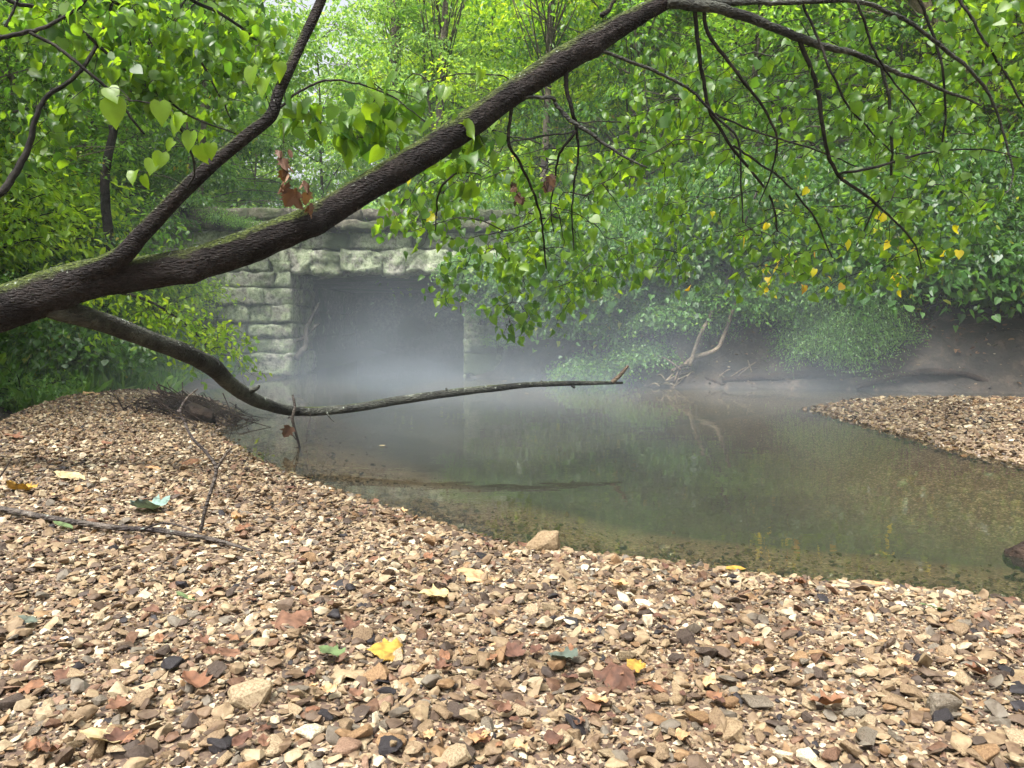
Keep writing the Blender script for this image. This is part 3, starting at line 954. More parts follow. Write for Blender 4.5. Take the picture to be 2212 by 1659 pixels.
# chamber behind
a = Acc()
def plainbox(acc, x0, x1, y0, y1, z0, z1):
    v = [(x, y, z) for x in (x0, x1) for y in (y0, y1) for z in (z0, z1)]
    acc.add(np.array(v), [0, 1, 3, 2, 4, 6, 7, 5, 0, 4, 5, 1, 2, 3, 7, 6, 0, 2, 6, 4, 1, 5, 7, 3], [4] * 6)
courses(a, -2.25, -1.85, 1.56, 9.2, [-0.6, 0.0, 0.5, 1.0, 1.52], 5, 0.5, 0.9)
plainbox(a, -2.6, -1.9, 1.57, 9.3, -0.7, 1.5)
plainbox(a, 1.8, 2.5, 1.57, 9.3, -0.7, 1.5)
plainbox(a, -2.6, 2.5, 9.32, 9.8, -0.7, 1.8)  # end wall added so no light enters from the culvert's far end
plainbox(a, -2.6, 2.5, 0.62, 9.3, 1.56, 1.84)
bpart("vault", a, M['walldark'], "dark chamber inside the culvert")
a = Acc(); plainbox(a, -2.7, 2.7, 0.61, 9.9, 1.86, 1.98)
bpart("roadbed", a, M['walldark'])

# ------------------------------------------------------------------ leaning tree over the water
def ppath(pts, n, wob=0.0, seed=0):
    """pts: (px, py, width px, depth)"""
    arr = []
    for (x, y, w, d) in pts:
        q = P(x, y, d); arr.append((q.x, q.y, q.z, 0.5 * w * d / F))
    c = catmull(arr, n)
    if wob:
        r = np.random.default_rng(seed)
        k = r.normal(0, wob, (len(c), 3))
        k = np.cumsum(k, 0) - np.linspace(0, 1, len(c))[:, None] * np.cumsum(k, 0)[-1]
        k[0] = 0
        c[:, :3] += k * 0.6
    return c


tree = empty("leaning_tree", (-3.2, 3.0, hz(-3.2, 3.0)))
tag(tree, "dark leaning tree reaching from the left edge across the pond", "tree")
O = tree.location
HAND = []          # branch samples with pixel height for the auto twigs


def tpart(name, path, sides, rough, mat, knots=(), label=None, seed=1.0, thin=1.0):
    path[:, 3] *= thin
    a = Acc(); a.add(*tube(path, sides, rough, seed, knots))
    o = link(name, a.mesh(name, True, O), mat, tree)
    if label: o['label'] = label
    HAND.append(path)
    return o


trunk = ppath([(-560, 1130, 150, 2.9), (-420, 960, 135, 3.0), (-240, 775, 122, 3.1), (-60, 690, 114, 3.15), (0, 668, 110, 3.2), (100, 634, 106, 3.22), (200, 603, 98, 3.25), (300, 590, 86, 3.3), (400, 575, 84, 3.3), (500, 545, 82, 3.35), (600, 508, 78, 3.4), (700, 462, 73, 3.45), (800, 402, 68, 3.5), (900, 342, 67, 3.55), (1000, 277, 66, 3.6), (1100, 205, 64, 3.65), (1200, 140, 62, 3.7), (1300, 80, 58, 3.75), (1390, 28, 44, 3.8), (1470, -12, 36, 3.85), (1600, -70, 30, 3.9), (1800, -130, 20, 4.0)], 230)
kn = [(tuple(P(690, 492, 3.38)), 0.05, 0.035), (tuple(P(415, 612, 3.25)), 0.05, 0.03), (tuple(P(1285, 108, 3.72)), 0.04, 0.025), (tuple(P(955, 330, 3.5)), 0.04, 0.02)]
tpart("trunk", trunk, 40, 0.085, M['bark'], kn, thin=0.86)
fork = ppath([(120, 618, 60, 3.22), (190, 590, 60, 3.2), (262, 553, 54, 3.2), (300, 512, 47, 3.2), (340, 470, 44, 3.22), (400, 408, 42, 3.25), (470, 345, 37, 3.3), (535, 292, 34, 3.33), (585, 250, 32, 3.35), (600, 205, 30, 3.38), (625, 150, 27, 3.4), (655, 85, 26, 3.45), (690, 10, 24, 3.5), (715, -60, 20, 3.5), (760, -200, 12, 3.6)], 130)
tpart("branch", fork, 22, 0.07, M['bark'], [(tuple(P(597, 262, 3.3)), 0.025, 0.014)], "thick upright fork rising from the trunk", thin=0.78)
low = ppath([(70, 640, 70, 3.22), (130, 668, 60, 3.25), (220, 695, 50, 3.4), (330, 735, 45, 3.65), (400, 762, 46, 3.85), (458, 792, 45, 4.1), (500, 832, 39, 4.35), (560, 868, 32, 4.65), (640, 889, 25, 4.95), (750, 884, 22, 5.02), (850, 868, 22, 5.1), (950, 853, 20, 5.2), (1050, 842, 18, 5.28), (1150, 832, 14, 5.38), (1250, 829, 12, 5.48), (1345, 827, 6, 5.58)], 150, 0.0006, 4)
tpart("branch", low, 18, 0.07, M['limb'], (), "long bare low branch hanging just above the water", thin=0.86)
tpart("branch", ppath([(1322, 826, 9, 5.55), (1340, 810, 9, 5.56), (1357, 790, 6, 5.57)], 10), 8, 0.1, M['brokenwood'], (), "broken upturned stub at the low branch's tip")

for pts_ in ([(962, 852, 7, 5.2), (965, 843, 6, 5.2), (963, 838, 3, 5.2)], [(1030, 845, 9, 5.27), (1042, 838, 8, 5.27), (1047, 834, 4, 5.27)], [(1166, 832, 6, 5.4), (1170, 826, 6, 5.4), (1169, 822, 3, 5.4)], [(872, 868, 7, 5.12), (868, 857, 4, 5.12)], [(1235, 832, 7, 5.46), (1242, 838, 5, 5.46)], [(705, 890, 5, 4.98), (712, 902, 3, 4.97), (722, 912, 1.5, 4.96)], [(540, 845, 14, 4.5), (556, 838, 8, 4.5), (560, 832, 4, 4.5)]):
    tpart("stub", ppath(pts_, 6), 8, 0.15, M['limb'])

BR = [
    ([(1440, 5, 30, 3.8), (1530, 14, 28, 3.85), (1600, 30, 26, 3.9), (1700, 68, 22, 4.0), (1770, 98, 20, 4.1), (1850, 120, 15, 4.2), (1930, 155, 12, 4.3), (2020, 185, 9, 4.4), (2120, 228, 6, 4.5)], 'limb', 60),
    ([(1500, 6, 20, 3.85), (1600, 2, 15, 3.9), (1700, 4, 13, 3.95), (1850, -2, 12, 4.0), (1950, 32, 11, 4.1), (2040, 100, 10, 4.2), (2110, 165, 9, 4.3), (2160, 250, 7, 4.4), (2190, 380, 5, 4.5), (2160, 430, 3, 4.5)], 'limb', 60),
    ([(1225, 120, 14, 3.7), (1222, 180, 12, 3.7), (1235, 240, 11, 3.72), (1243, 275, 9, 3.75), (1246, 330, 6, 3.8), (1240, 400, 5, 3.9), (1236, 470, 4, 4), (1240, 540, 3, 4.2)], 'twig', 40),
    ([(1110, 214, 10, 3.65), (1180, 214, 10, 3.65), (1208, 228, 10, 3.65), (1240, 262, 11, 3.65), (1300, 308, 9, 3.65), (1350, 342, 7, 3.65), (1398, 362, 4, 3.65)], 'limb', 36),
    ([(1105, 225, 11, 3.65), (1101, 270, 9, 3.67), (1100, 308, 9, 3.7), (1122, 350, 8, 3.8), (1150, 410, 7, 3.95), (1162, 450, 6, 4.1), (1172, 510, 5, 4.3), (1180, 580, 4, 4.5)], 'twig', 40),
    ([(1243, 282, 7, 3.75), (1216, 320, 7, 3.8), (1200, 370, 6, 3.9), (1192, 430, 4, 4.0), (1196, 500, 3, 4.1)], 'twig', 26),
    ([(1100, 310, 5, 3.7), (1150, 295, 6, 3.72), (1200, 288, 5, 3.74), (1240, 282, 5, 3.75)], 'limb', 14),
    ([(1285, 108, 12, 3.72), (1350, 128, 9, 3.75), (1420, 155, 9, 3.8), (1480, 185, 8, 3.85), (1540, 240, 7, 3.9), (1595, 300, 6, 4.0), (1602, 390, 5, 4.1), (1604, 480, 3, 4.3)], 'limb', 40),
    ([(1502, 15, 12, 3.85), (1510, 100, 11, 3.9), (1525, 180, 10, 4.0), (1542, 240, 9, 4.05), (1580, 310, 8, 4.2), (1630, 370, 7, 4.4), (1665, 430, 6, 4.6), (1680, 500, 4, 4.9)], 'twig', 40),
    ([(1522, 15, 10, 3.85), (1528, 75, 10, 3.9), (1565, 130, 9, 3.95), (1610, 185, 8, 4.0), (1650, 240, 7, 4.1), (1678, 300, 6, 4.2), (1665, 370, 5, 4.3), (1640, 440, 3, 4.4)], 'twig', 40),
    ([(1728, 85, 14, 4.05), (1745, 140, 12, 4.1), (1762, 190, 12, 4.15), (1772, 260, 11, 4.2), (1788, 330, 10, 4.3), (1815, 378, 9, 4.4), (1870, 420, 8, 4.6), (1920, 465, 6, 4.8), (1970, 520, 5, 5.1), (1990, 580, 3, 5.4)], 'twig', 50),
    ([(1812, 376, 7, 4.4), (1880, 366, 7, 4.4), (1950, 345, 6, 4.5), (2020, 330, 5, 4.6), (2120, 325, 4, 4.7), (2200, 340, 3, 4.8)], 'twig', 30),
    ([(1905, 145, 9, 4.27), (1918, 220, 8, 4.35), (1925, 310, 8, 4.45), (1920, 390, 7, 4.6), (1890, 450, 5, 4.8), (1850, 530, 4, 5.1)], 'limb', 36),
    ([(1545, 245, 6, 4.05), (1620, 280, 5, 4.1), (1690, 300, 5, 4.2), (1780, 330, 4, 4.3), (1850, 360, 3, 4.4)], 'twig', 24),
    ([(1585, 315, 6, 4.2), (1640, 345, 6, 4.4), (1700, 395, 5, 4.6), (1760, 470, 5, 4.9), (1800, 560, 3, 5.3)], 'twig', 30),
    ([(1735, 10, 8, 3.98), (1770, 80, 7, 4.0), (1800, 150, 7, 4.0), (1830, 220, 6, 4.1), (1880, 280, 5, 4.2), (1930, 330, 3, 4.3)], 'twig', 30),
    ([(1850, 0, 7, 4.0), (1870, 60, 7, 4.05), (1890, 120, 6, 4.1), (1930, 180, 5, 4.2), (1990, 250, 4, 4.3)], 'twig', 26),
    ([(1980, -20, 9, 4.3), (2010, 60, 8, 4.35), (2035, 150, 7, 4.4), (2040, 240, 6, 4.5), (2030, 330, 5, 4.6)], 'twig', 30),
    ([(2060, -20, 8, 4.3), (2110, 60, 7, 4.3), (2160, 140, 6, 4.35), (2212, 230, 5, 4.4)], 'twig', 26),
    ([(1040, 380, 3, 3.9), (990, 375, 5, 3.85), (960, 395, 6, 3.8), (945, 430, 5, 3.85), (940, 500, 3, 4.0)], 'twig', 24),
    ([(600, 235, 8, 3.36), (650, 200, 6, 3.4), (690, 180, 6, 3.42), (760, 182, 5, 3.45), (850, 210, 4, 3.5), (915, 260, 3, 3.5)], 'twig', 30),
    ([(405, 405, 7, 3.22), (420, 370, 6, 3.2), (405, 320, 6, 3.15), (370, 260, 5, 3.1), (330, 225, 4, 3.05), (270, 215, 3, 3.0)], 'twig', 26),
    ([(1300, 35, 14, 3.72), (1320, 15, 12, 3.75), (1345, -30, 10, 3.8), (1400, -120, 8, 3.9)], 'bark', 14),
]
for i, (pts, mt, n) in enumerate(BR):
    tpart("branch", ppath(pts, n, 0.004, i + 50), 8 if mt != 'limb' else 10, 0.12 if mt == 'limb' else 0.0, M[mt], (), None, i, 0.8)

hand_pts = np.concatenate([h[::2] for h in HAND[11:]] + [trunk[90:230:3], fork[60:]])


def spray(tw, lf, root, tip, nleaf, size, rs, kind='heart', yellow=0.0, r0=0.0022, droop=0.75, spread=0.06, hi=0.9):
    root = np.array(root); tip = np.array(tip)
    L_ = np.linalg.norm(tip - root)
    mid1 = root + (tip - root) * 0.35 + rs.normal(0, 0.06, 3) * L_ + np.array([0, 0, 0.10 * L_])
    mid2 = root + (tip - root) * 0.7 + rs.normal(0, 0.05, 3) * L_ + np.array([0, 0, 0.06 * L_])
    c = catmull(np.array([[*root, r0], [*mid1, r0 * 0.8], [*mid2, r0 * 0.6], [*tip, r0 * 0.3]]), max(6, int(L_ / 0.06)))
    c[1:-1, :3] += rs.normal(0, 0.006, (len(c) - 2, 3))
    tw.add(*tube(c, 4))
    n0 = int(len(c) * 0.25)
    if nleaf <= 0: return c
    ix = rs.integers(n0, len(c), nleaf); ix[-1] = len(c) - 1
    p = c[ix, :3] + rs.normal(0, spread, (nleaf, 3)) * np.array([1, 1, 0.6])
    d = np.stack([rs.normal(0, 0.45, nleaf), rs.normal(0, 0.45, nleaf), -np.full(nleaf, droop) + rs.normal(0, 0.25, nleaf)], 1)
    n = np.stack([rs.normal(0, 0.5, nleaf), rs.normal(-0.45, 0.45, nleaf), np.abs(rs.normal(0.5, 0.35, nleaf))], 1)
    rv = rs.uniform(0, hi, nleaf)
    yl = rs.uniform(0, 1, nleaf) < yellow
    rv[yl] = rs.uniform(0.93, 1.0, yl.sum())
    sz = size * rs.uniform(0.6, 1.15, nleaf)
    # a leaf never hangs into the water
    keep = p[:, 2] - sz > 0.03
    leaves(lf, p[keep], d[keep], n[keep], sz[keep], kind, rv[keep])
    # petioles
    for q, cc in zip(p[keep][::1], c[ix, :3][keep]):
        if np.linalg.norm(q - cc) > 0.02:
            tw.add(*tube(np.array([[*cc, 0.0008], [*q, 0.0006]]), 3))
    return c


CL = [  # px, py, rx, ry, depth0, depth1, sprays, leaves each, size, yellow, max tint
    (1090, 470, 130, 130, 4.8, 6.3, 52, 8, 0.061, 0.004, 0.9),
    (900, 450, 105, 90, 4.6, 6.0, 32, 9, 0.059, 0.004, 0.9),
    (1200, 580, 130, 80, 5.6, 6.6, 40, 8, 0.066, 0.004, 0.9),
    (1130, 670, 110, 60, 6.0, 6.5, 18, 6, 0.070, 0.0, 0.9),
    (970, 610, 40, 60, 5.9, 6.3, 11, 5, 0.066, 0.0, 0.9),
    (1330, 460, 110, 170, 4.8, 6.4, 42, 8, 0.061, 0.006, 0.88),
    (1540, 520, 150, 120, 5.0, 6.8, 44, 8, 0.061, 0.01, 0.85),
    (1780, 540, 190, 100, 5.2, 6.8, 40, 7, 0.061, 0.03, 0.85),
    (1720, 610, 120, 60, 6.2, 6.8, 18, 5, 0.066, 0.35, 0.9),
    (1950, 540, 120, 90, 5.5, 6.8, 27, 8, 0.066, 0.08, 0.9),
    (1760, 230, 270, 180, 4.2, 6.4, 95, 9, 0.06, 0.0, 0.6),  # low tint cap here and below paints canopy shade into the leaves
    (2040, 300, 150, 220, 4.4, 6.6, 64, 9, 0.06, 0.004, 0.7),
    (1450, 240, 110, 150, 4.5, 6.4, 45, 10, 0.061, 0.0, 0.85),
    (850, 235, 100, 60, 3.5, 3.9, 10, 7, 0.078, 0.0, 0.88),
    (1020, 330, 70, 70, 3.5, 4.1, 10, 7, 0.074, 0.0, 0.88),
    (660, 280, 50, 50, 3.35, 3.6, 6, 6, 0.074, 0.0, 0.88),
    (760, 290, 60, 40, 3.4, 3.7, 6, 7, 0.078, 0.0, 0.88),
    (1700, 330, 380, 220, 4.2, 5.6, 90, 1, 0.06, 0.0, 0.7),
    (1300, 420, 200, 180, 4.2, 5.6, 35, 1, 0.06, 0.0, 0.8),
    (2130, 90, 90, 110, 4.2, 6.0, 21, 9, 0.066, 0.0, 0.9),
]
tw, lf, lfs = Acc(), Acc(), Acc()
rs = np.random.default_rng(77)
def grow(clusters, pool, tw, lf, kind_yellow=True, droop=0.75):
    """grows twigs towards targets, nearest targets first, each from the branch or twig nearest to it"""
    T = []
    for (cx, cy_, rx, ry, d0, d1, ns, nl, sz, yl, hi) in clusters:
        for _ in range(ns):
            t = rs.uniform(0, 2 * math.pi); k = math.sqrt(rs.uniform())
            tip = np.array(P(cx + rx * k * math.cos(t), cy_ + ry * k * math.sin(t), rs.uniform(d0, d1)))
            T.append((np.linalg.norm(pool[:, :3] - tip, axis=1).min() + rs.uniform(0, .25), tip, nl, sz, yl, hi))
    T.sort(key=lambda q: q[0])
    pool = pool[:, :3]
    for _, tip, nl, sz, yl, hi in T:
        dv = pool - tip
        L_ = np.linalg.norm(dv, axis=1)
        cost = L_ + np.where(dv[:, 2] < 0.03, 0.5, 0) + 0.35 * np.abs(L_ - 0.35)
        j = np.argmin(cost)
        c = spray(tw, lf, pool[j], tip, max(1, int(nl * rs.uniform(.5, 1.3))), sz, rs, 'heart', yl, 0.0024 + 0.0032 * min(1, L_[j]), hi=hi, droop=droop)
        pool = np.vstack([pool, c[1::2, :3]])


grow(CL, hand_pts, tw, lf)
# the big leaves sprouting by the fork
for (x, y, s) in [(242, 230, .14), (345, 235, .12), (395, 265, .11), (412, 300, .1), (430, 330, .095), (455, 325, .08), (375, 262, .1), (350, 345, .09), (330, 360, .085), (375, 320, .07), (290, 385, .075), (310, 395, .07), (235, 205, .1), (440, 305, .08), (545, 160, .1), (575, 185, .1), (600, 150, .09)]:
    p = np.array([P(x, y - 15, 3.05)])
    leaves(lf, p, np.array([[rs.normal(0, .5), rs.normal(0, .3), -0.8]]), np.array([[rs.normal(0, .4), -0.8, 0.6]]), np.array([s * 0.72]), 'heart', np.array([0.85]))
    q = hand_pts[np.argmin(np.linalg.norm(hand_pts[:, :3] - p[0], axis=1)), :3]
    tw.add(*tube(catmull(np.array([[*q, .0022], [*((q + p[0]) / 2 + np.array([0, 0, .02])), .0016], [*p[0], .001]]), 6), 4))
o = link("twig_spray", tw.mesh("twig_spray", True, O), M['twig'], tree); o['kind'] = "stuff"
o = link("crown", lf.mesh("crown", True, O), M['redbud'], tree)
# shrivelled brown leaves
def curl_cluster(name, spots, label, parent):
    a = Acc()
    for (x, y, d, s) in spots:
        p = np.array([P(x, y, d)])
        for _ in range(4):
            leaves(a, p + rs.normal(0, 0.012, (1, 3)), np.array([[rs.normal(0, .4), rs.normal(0, .4), -1]]), rs.normal(0, 1, (1, 3)), np.array([s * rs.uniform(.6, 1)]), rs.choice(['oval', 'lobed', 'lobed']), np.array([rs.uniform(0, 1)]))
    c = catmull(np.array([[*P(spots[0][0], spots[0][1] - 60, spots[0][2]), .0012]] + [[*P(x, y + 10, d), .001] for (x, y, d, s) in spots[::2]]), 14)
    a.add(*tube(c, 4), 0.0)
    o = link(name, a.mesh(name, False, O), M['dead'], parent); o['label'] = label
    return o
curl_cluster("dead_leaf_cluster", [(613, 325, 3.3, .05), (614, 350, 3.3, .06), (612, 372, 3.3, .06), (625, 398, 3.3, .075), (640, 415, 3.3, .08), (655, 405, 3.3, .06), (668, 440, 3.3, .05)], "string of curled brown dead leaves above the trunk", tree)
curl_cluster("dead_leaf_cluster", [(1112, 405, 3.8, .05), (1118, 425, 3.8, .06), (1180, 395, 3.8, .05), (1190, 385, 3.8, .05)], "few rust-brown dead leaves on the drooping twigs", tree)
# the small hanging stick with one brown leaf
hst = empty("hanging_stick", P(632, 890, 4.93))
tag(hst, "thin broken stick hooked over the low branch, dipping in the water", "stick")
hp = P(632, 890, 4.93)
a = Acc()
for pts in ([(632, 853, 5, 4.9), (637, 880, 6, 4.88), (631, 905, 7, 4.88), (640, 940, 6, 4.9), (648, 972, 5, 4.92), (650, 985, 4, 4.93)], [(631, 900, 4, 4.88), (622, 903, 3, 4.88)], [(640, 950, 2.5, 4.9), (625, 930, 2, 4.9), (615, 925, 1.5, 4.9)], [(646, 965, 2, 4.9), (625, 970, 1.5, 4.88), (605, 978, 1, 4.86)], [(672, 892, 1.5, 4.95), (664, 930, 1, 4.95), (662, 955, 1, 4.95)]):
    a.add(*tube(ppath(pts, 12, 0.002, 9), 6))
link("stem", a.mesh("stem", True, hp), M['drift'], hst)
a = Acc(); leaves(a, np.array([P(628, 922, 4.88)]), np.array([[-.5, 0, -.9]]), np.array([[.2, -1, .3]]), np.array([.085]), 'lobed', np.array([.45]))
link("dead_leaf", a.mesh("dead_leaf", False, hp), M['dead'], hst)

# ------------------------------------------------------------------ forest trees and shrubs
def tree_proto(name, seed, h, spread, nspray, per, lsize, kind, trunk_r, base=0.15, lean=0.0, flat=0.35, crown_mat='mid', bark='tree_bark'):
    """gives two meshes: trunk with limbs, and crown"""
    rs_ = np.random.default_rng(seed)
    tk, cr = Acc(), Acc()
    lx, ly = rs_.normal(0, lean, 2)
    pts = [[0, 0, -0.3, trunk_r * 1.5], [0, 0, 0.1, trunk_r * 1.1]]
    for k in range(1, 6):
        t = k / 5
        pts.append([lx * t * h + rs_.normal(0, 0.12) * (h / 8), ly * t * h + rs_.normal(0, 0.12) * (h / 8), h * t * 0.93, trunk_r * (1 - 0.85 * t)])
    c = catmull(np.array(pts), 30)
    tk.add(*tube(c, 9, 0.08, seed))
    nlimb = max(8, nspray // 7)
    limbs = []
    for i in range(nlimb):
        t = base + (1 - base) * (i + rs_.uniform()) / nlimb
        j = min(len(c) - 2, int(t * (len(c) - 1)))
        s = c[j, :3]
        az = i * 2.4 + rs_.normal(0, 0.3)
        le = spread * (0.45 + 0.75 * math.sin(math.pi * min(1, 0.25 + 0.75 * t))) * rs_.uniform(0.6, 1.1)
        rise = rs_.uniform(0.05, 0.45) * le
        e = s + np.array([math.cos(az) * le, math.sin(az) * le, rise])
        m_ = (s + e) / 2 + np.array([0, 0, 0.12 * le]) + rs_.normal(0, 0.05 * le, 3)
        lc = catmull(np.array([[*s, c[j, 3] * 0.5], [*m_, c[j, 3] * 0.3], [*e, 0.004]]), 10)
        tk.add(*tube(lc, 5))
        limbs.append(lc)
    for i in range(nspray):
        lc = limbs[rs_.integers(0, len(limbs))]
        q = lc[rs_.integers(3, len(lc)), :3] + rs_.normal(0, 0.16 * spread, 3) * np.array([1, 1, 0.5])
        rad = rs_.uniform(0.3, 0.62) * (h / 8) ** 0.5
        n = int(per * rs_.uniform(0.6, 1.3))
        th = rs_.uniform(0, 2 * math.pi, n); rr_ = rad * np.sqrt(rs_.uniform(0, 1, n))
        tl = rs_.normal(0, 0.28, 2)
        off = np.stack([rr_ * np.cos(th), rr_ * np.sin(th), rs_.normal(0, rad * flat * 0.35, n)], 1)
        off[:, 2] += off[:, 0] * tl[0] + off[:, 1] * tl[1] - 0.35 * rr_ ** 2 / rad
        p = q + off
        d = np.stack([np.cos(th), np.sin(th), -0.45 + rs_.normal(0, .3, n)], 1) + rs_.normal(0, 0.4, (n, 3))
        nr = np.stack([rs_.normal(0, 0.42, n), rs_.normal(0, 0.42, n), np.ones(n)], 1)
        tone = np.clip(rs_.normal(rs_.uniform(0.25, 0.75), 0.2, n), 0, 0.97)
        yl = rs_.uniform(0, 1, n) < 0.004; tone[yl] = 1.0
        leaves(cr, p, d, nr, lsize * rs_.uniform(0.6, 1.2, n), kind, tone)
        e = q + np.array([0, 0, -0.02]); s0 = lc[min(len(lc) - 1, rs_.integers(2, len(lc))), :3]
        tk.add(*tube(np.array([[*s0, 0.006], [*((s0 + e) / 2 + rs_.normal(0, .04, 3)), .005], [*e, 0.002]]), 3))
    return tk.mesh(name + "_trunk", True), cr.mesh(name + "_crown"), bark, crown_mat


PT = {
    'maple_a': tree_proto("maple_a", 1, 8.5, 2.6, 340, 74, 0.1, 'small', 0.09, 0.12),
    'maple_b': tree_proto("maple_b", 2, 7.0, 2.3, 300, 72, 0.095, 'oval', 0.07, 0.08, 0.05),
    'tall': tree_proto("tall", 3, 14, 3.4, 330, 76, 0.12, 'small', 0.17, 0.3),
    'young': tree_proto("young", 4, 4.5, 1.7, 230, 66, 0.085, 'oval', 0.035, 0.08, 0.06),
}


def shrub_proto(name, seed, h, w, nst, per, lsize, kind, droop=0.4):
    rs_ = np.random.default_rng(seed)
    tk, cr = Acc(), Acc()
    for i in range(nst):
        az = rs_.uniform(0, 2 * math.pi); rr_ = w * math.sqrt(rs_.uniform(0.02, 1)); hh = h * rs_.uniform(0.35, 1.0) * (1 - 0.35 * (rr_ / w) ** 2)
        e = np.array([math.cos(az) * rr_, math.sin(az) * rr_, hh])
        m_ = e * np.array([0.35, 0.35, 0.7])
        e2 = e + np.array([math.cos(az), math.sin(az), -droop]) * 0.25 * w
        c = catmull(np.array([[rs_.normal(0, .05), rs_.normal(0, .05), -0.1, 0.007], [*m_, 0.005], [*e, 0.003], [*e2, 0.0015]]), 14)
        tk.add(*tube(c, 4))
        n = int(per * rs_.uniform(.7, 1.3))
        ix = rs_.integers(4, len(c), n)
        p = c[ix, :3] + rs_.normal(0, 0.07 * w + 0.04, (n, 3)) * np.array([1, 1, 0.7])
        d = rs_.normal(0, 0.6, (n, 3)) + np.array([0, 0, -0.5]) + np.array([math.cos(az), math.sin(az), 0]) * 0.5
        nr = np.stack([rs_.normal(0, 0.5, n), rs_.normal(0, 0.5, n), np.ones(n)], 1)
        tone = np.clip(rs_.normal(rs_.uniform(0.25, 0.75), 0.2, n), 0, 0.97)
        leaves(cr, p, d, nr, lsize * rs_.uniform(.6, 1.2, n), kind, tone)
    return tk.mesh(name + "_stems", True), cr.mesh(name + "_leaves"), 'twig', 'herb'


PS = {}
LT['curved_heart'], LT['heart'] = LT['heart'], LT['flat_heart']
PS = {
    'bush': shrub_proto("bush", 11, 1.3, 0.9, 110, 55, 0.07, 'oval'),
    'vine': shrub_proto("vine", 12, 0.8, 1.1, 110, 50, 0.075, 'heart', 1.2),
    'weed': shrub_proto("weed", 13, 0.6, 0.5, 60, 26, 0.05, 'oval'),
    'fern': shrub_proto("fern", 14, 0.9, 0.7, 110, 90, 0.045, 'narrow', 1.3),
}
LT['heart'] = LT['curved_heart']


def dup(kind, loc, rz, sc, label, cat, group, mat=None, name=None, parts=('trunk', 'crown'), tilt=(0, 0)):
    src = PT.get(kind) or PS[kind]
    tk, cr, bk, cm = src
    cm = mat or cm
    e = empty(name or "forest_tree", loc)
    e.rotation_euler = (tilt[0], tilt[1], rz); e.scale = (sc,) * 3
    o1 = link(parts[0], tk, None, e); o2 = link(parts[1], cr, None, e)
    for o_, m_ in ((o1, M[bk]), (o2, M[cm])):
        if len(o_.data.materials) == 0: o_.data.materials.append(None)
        o_.material_slots[0].link = 'OBJECT'; o_.material_slots[0].material = m_
    tag(e, label, cat, group)
    return e


fr = random.Random(3)
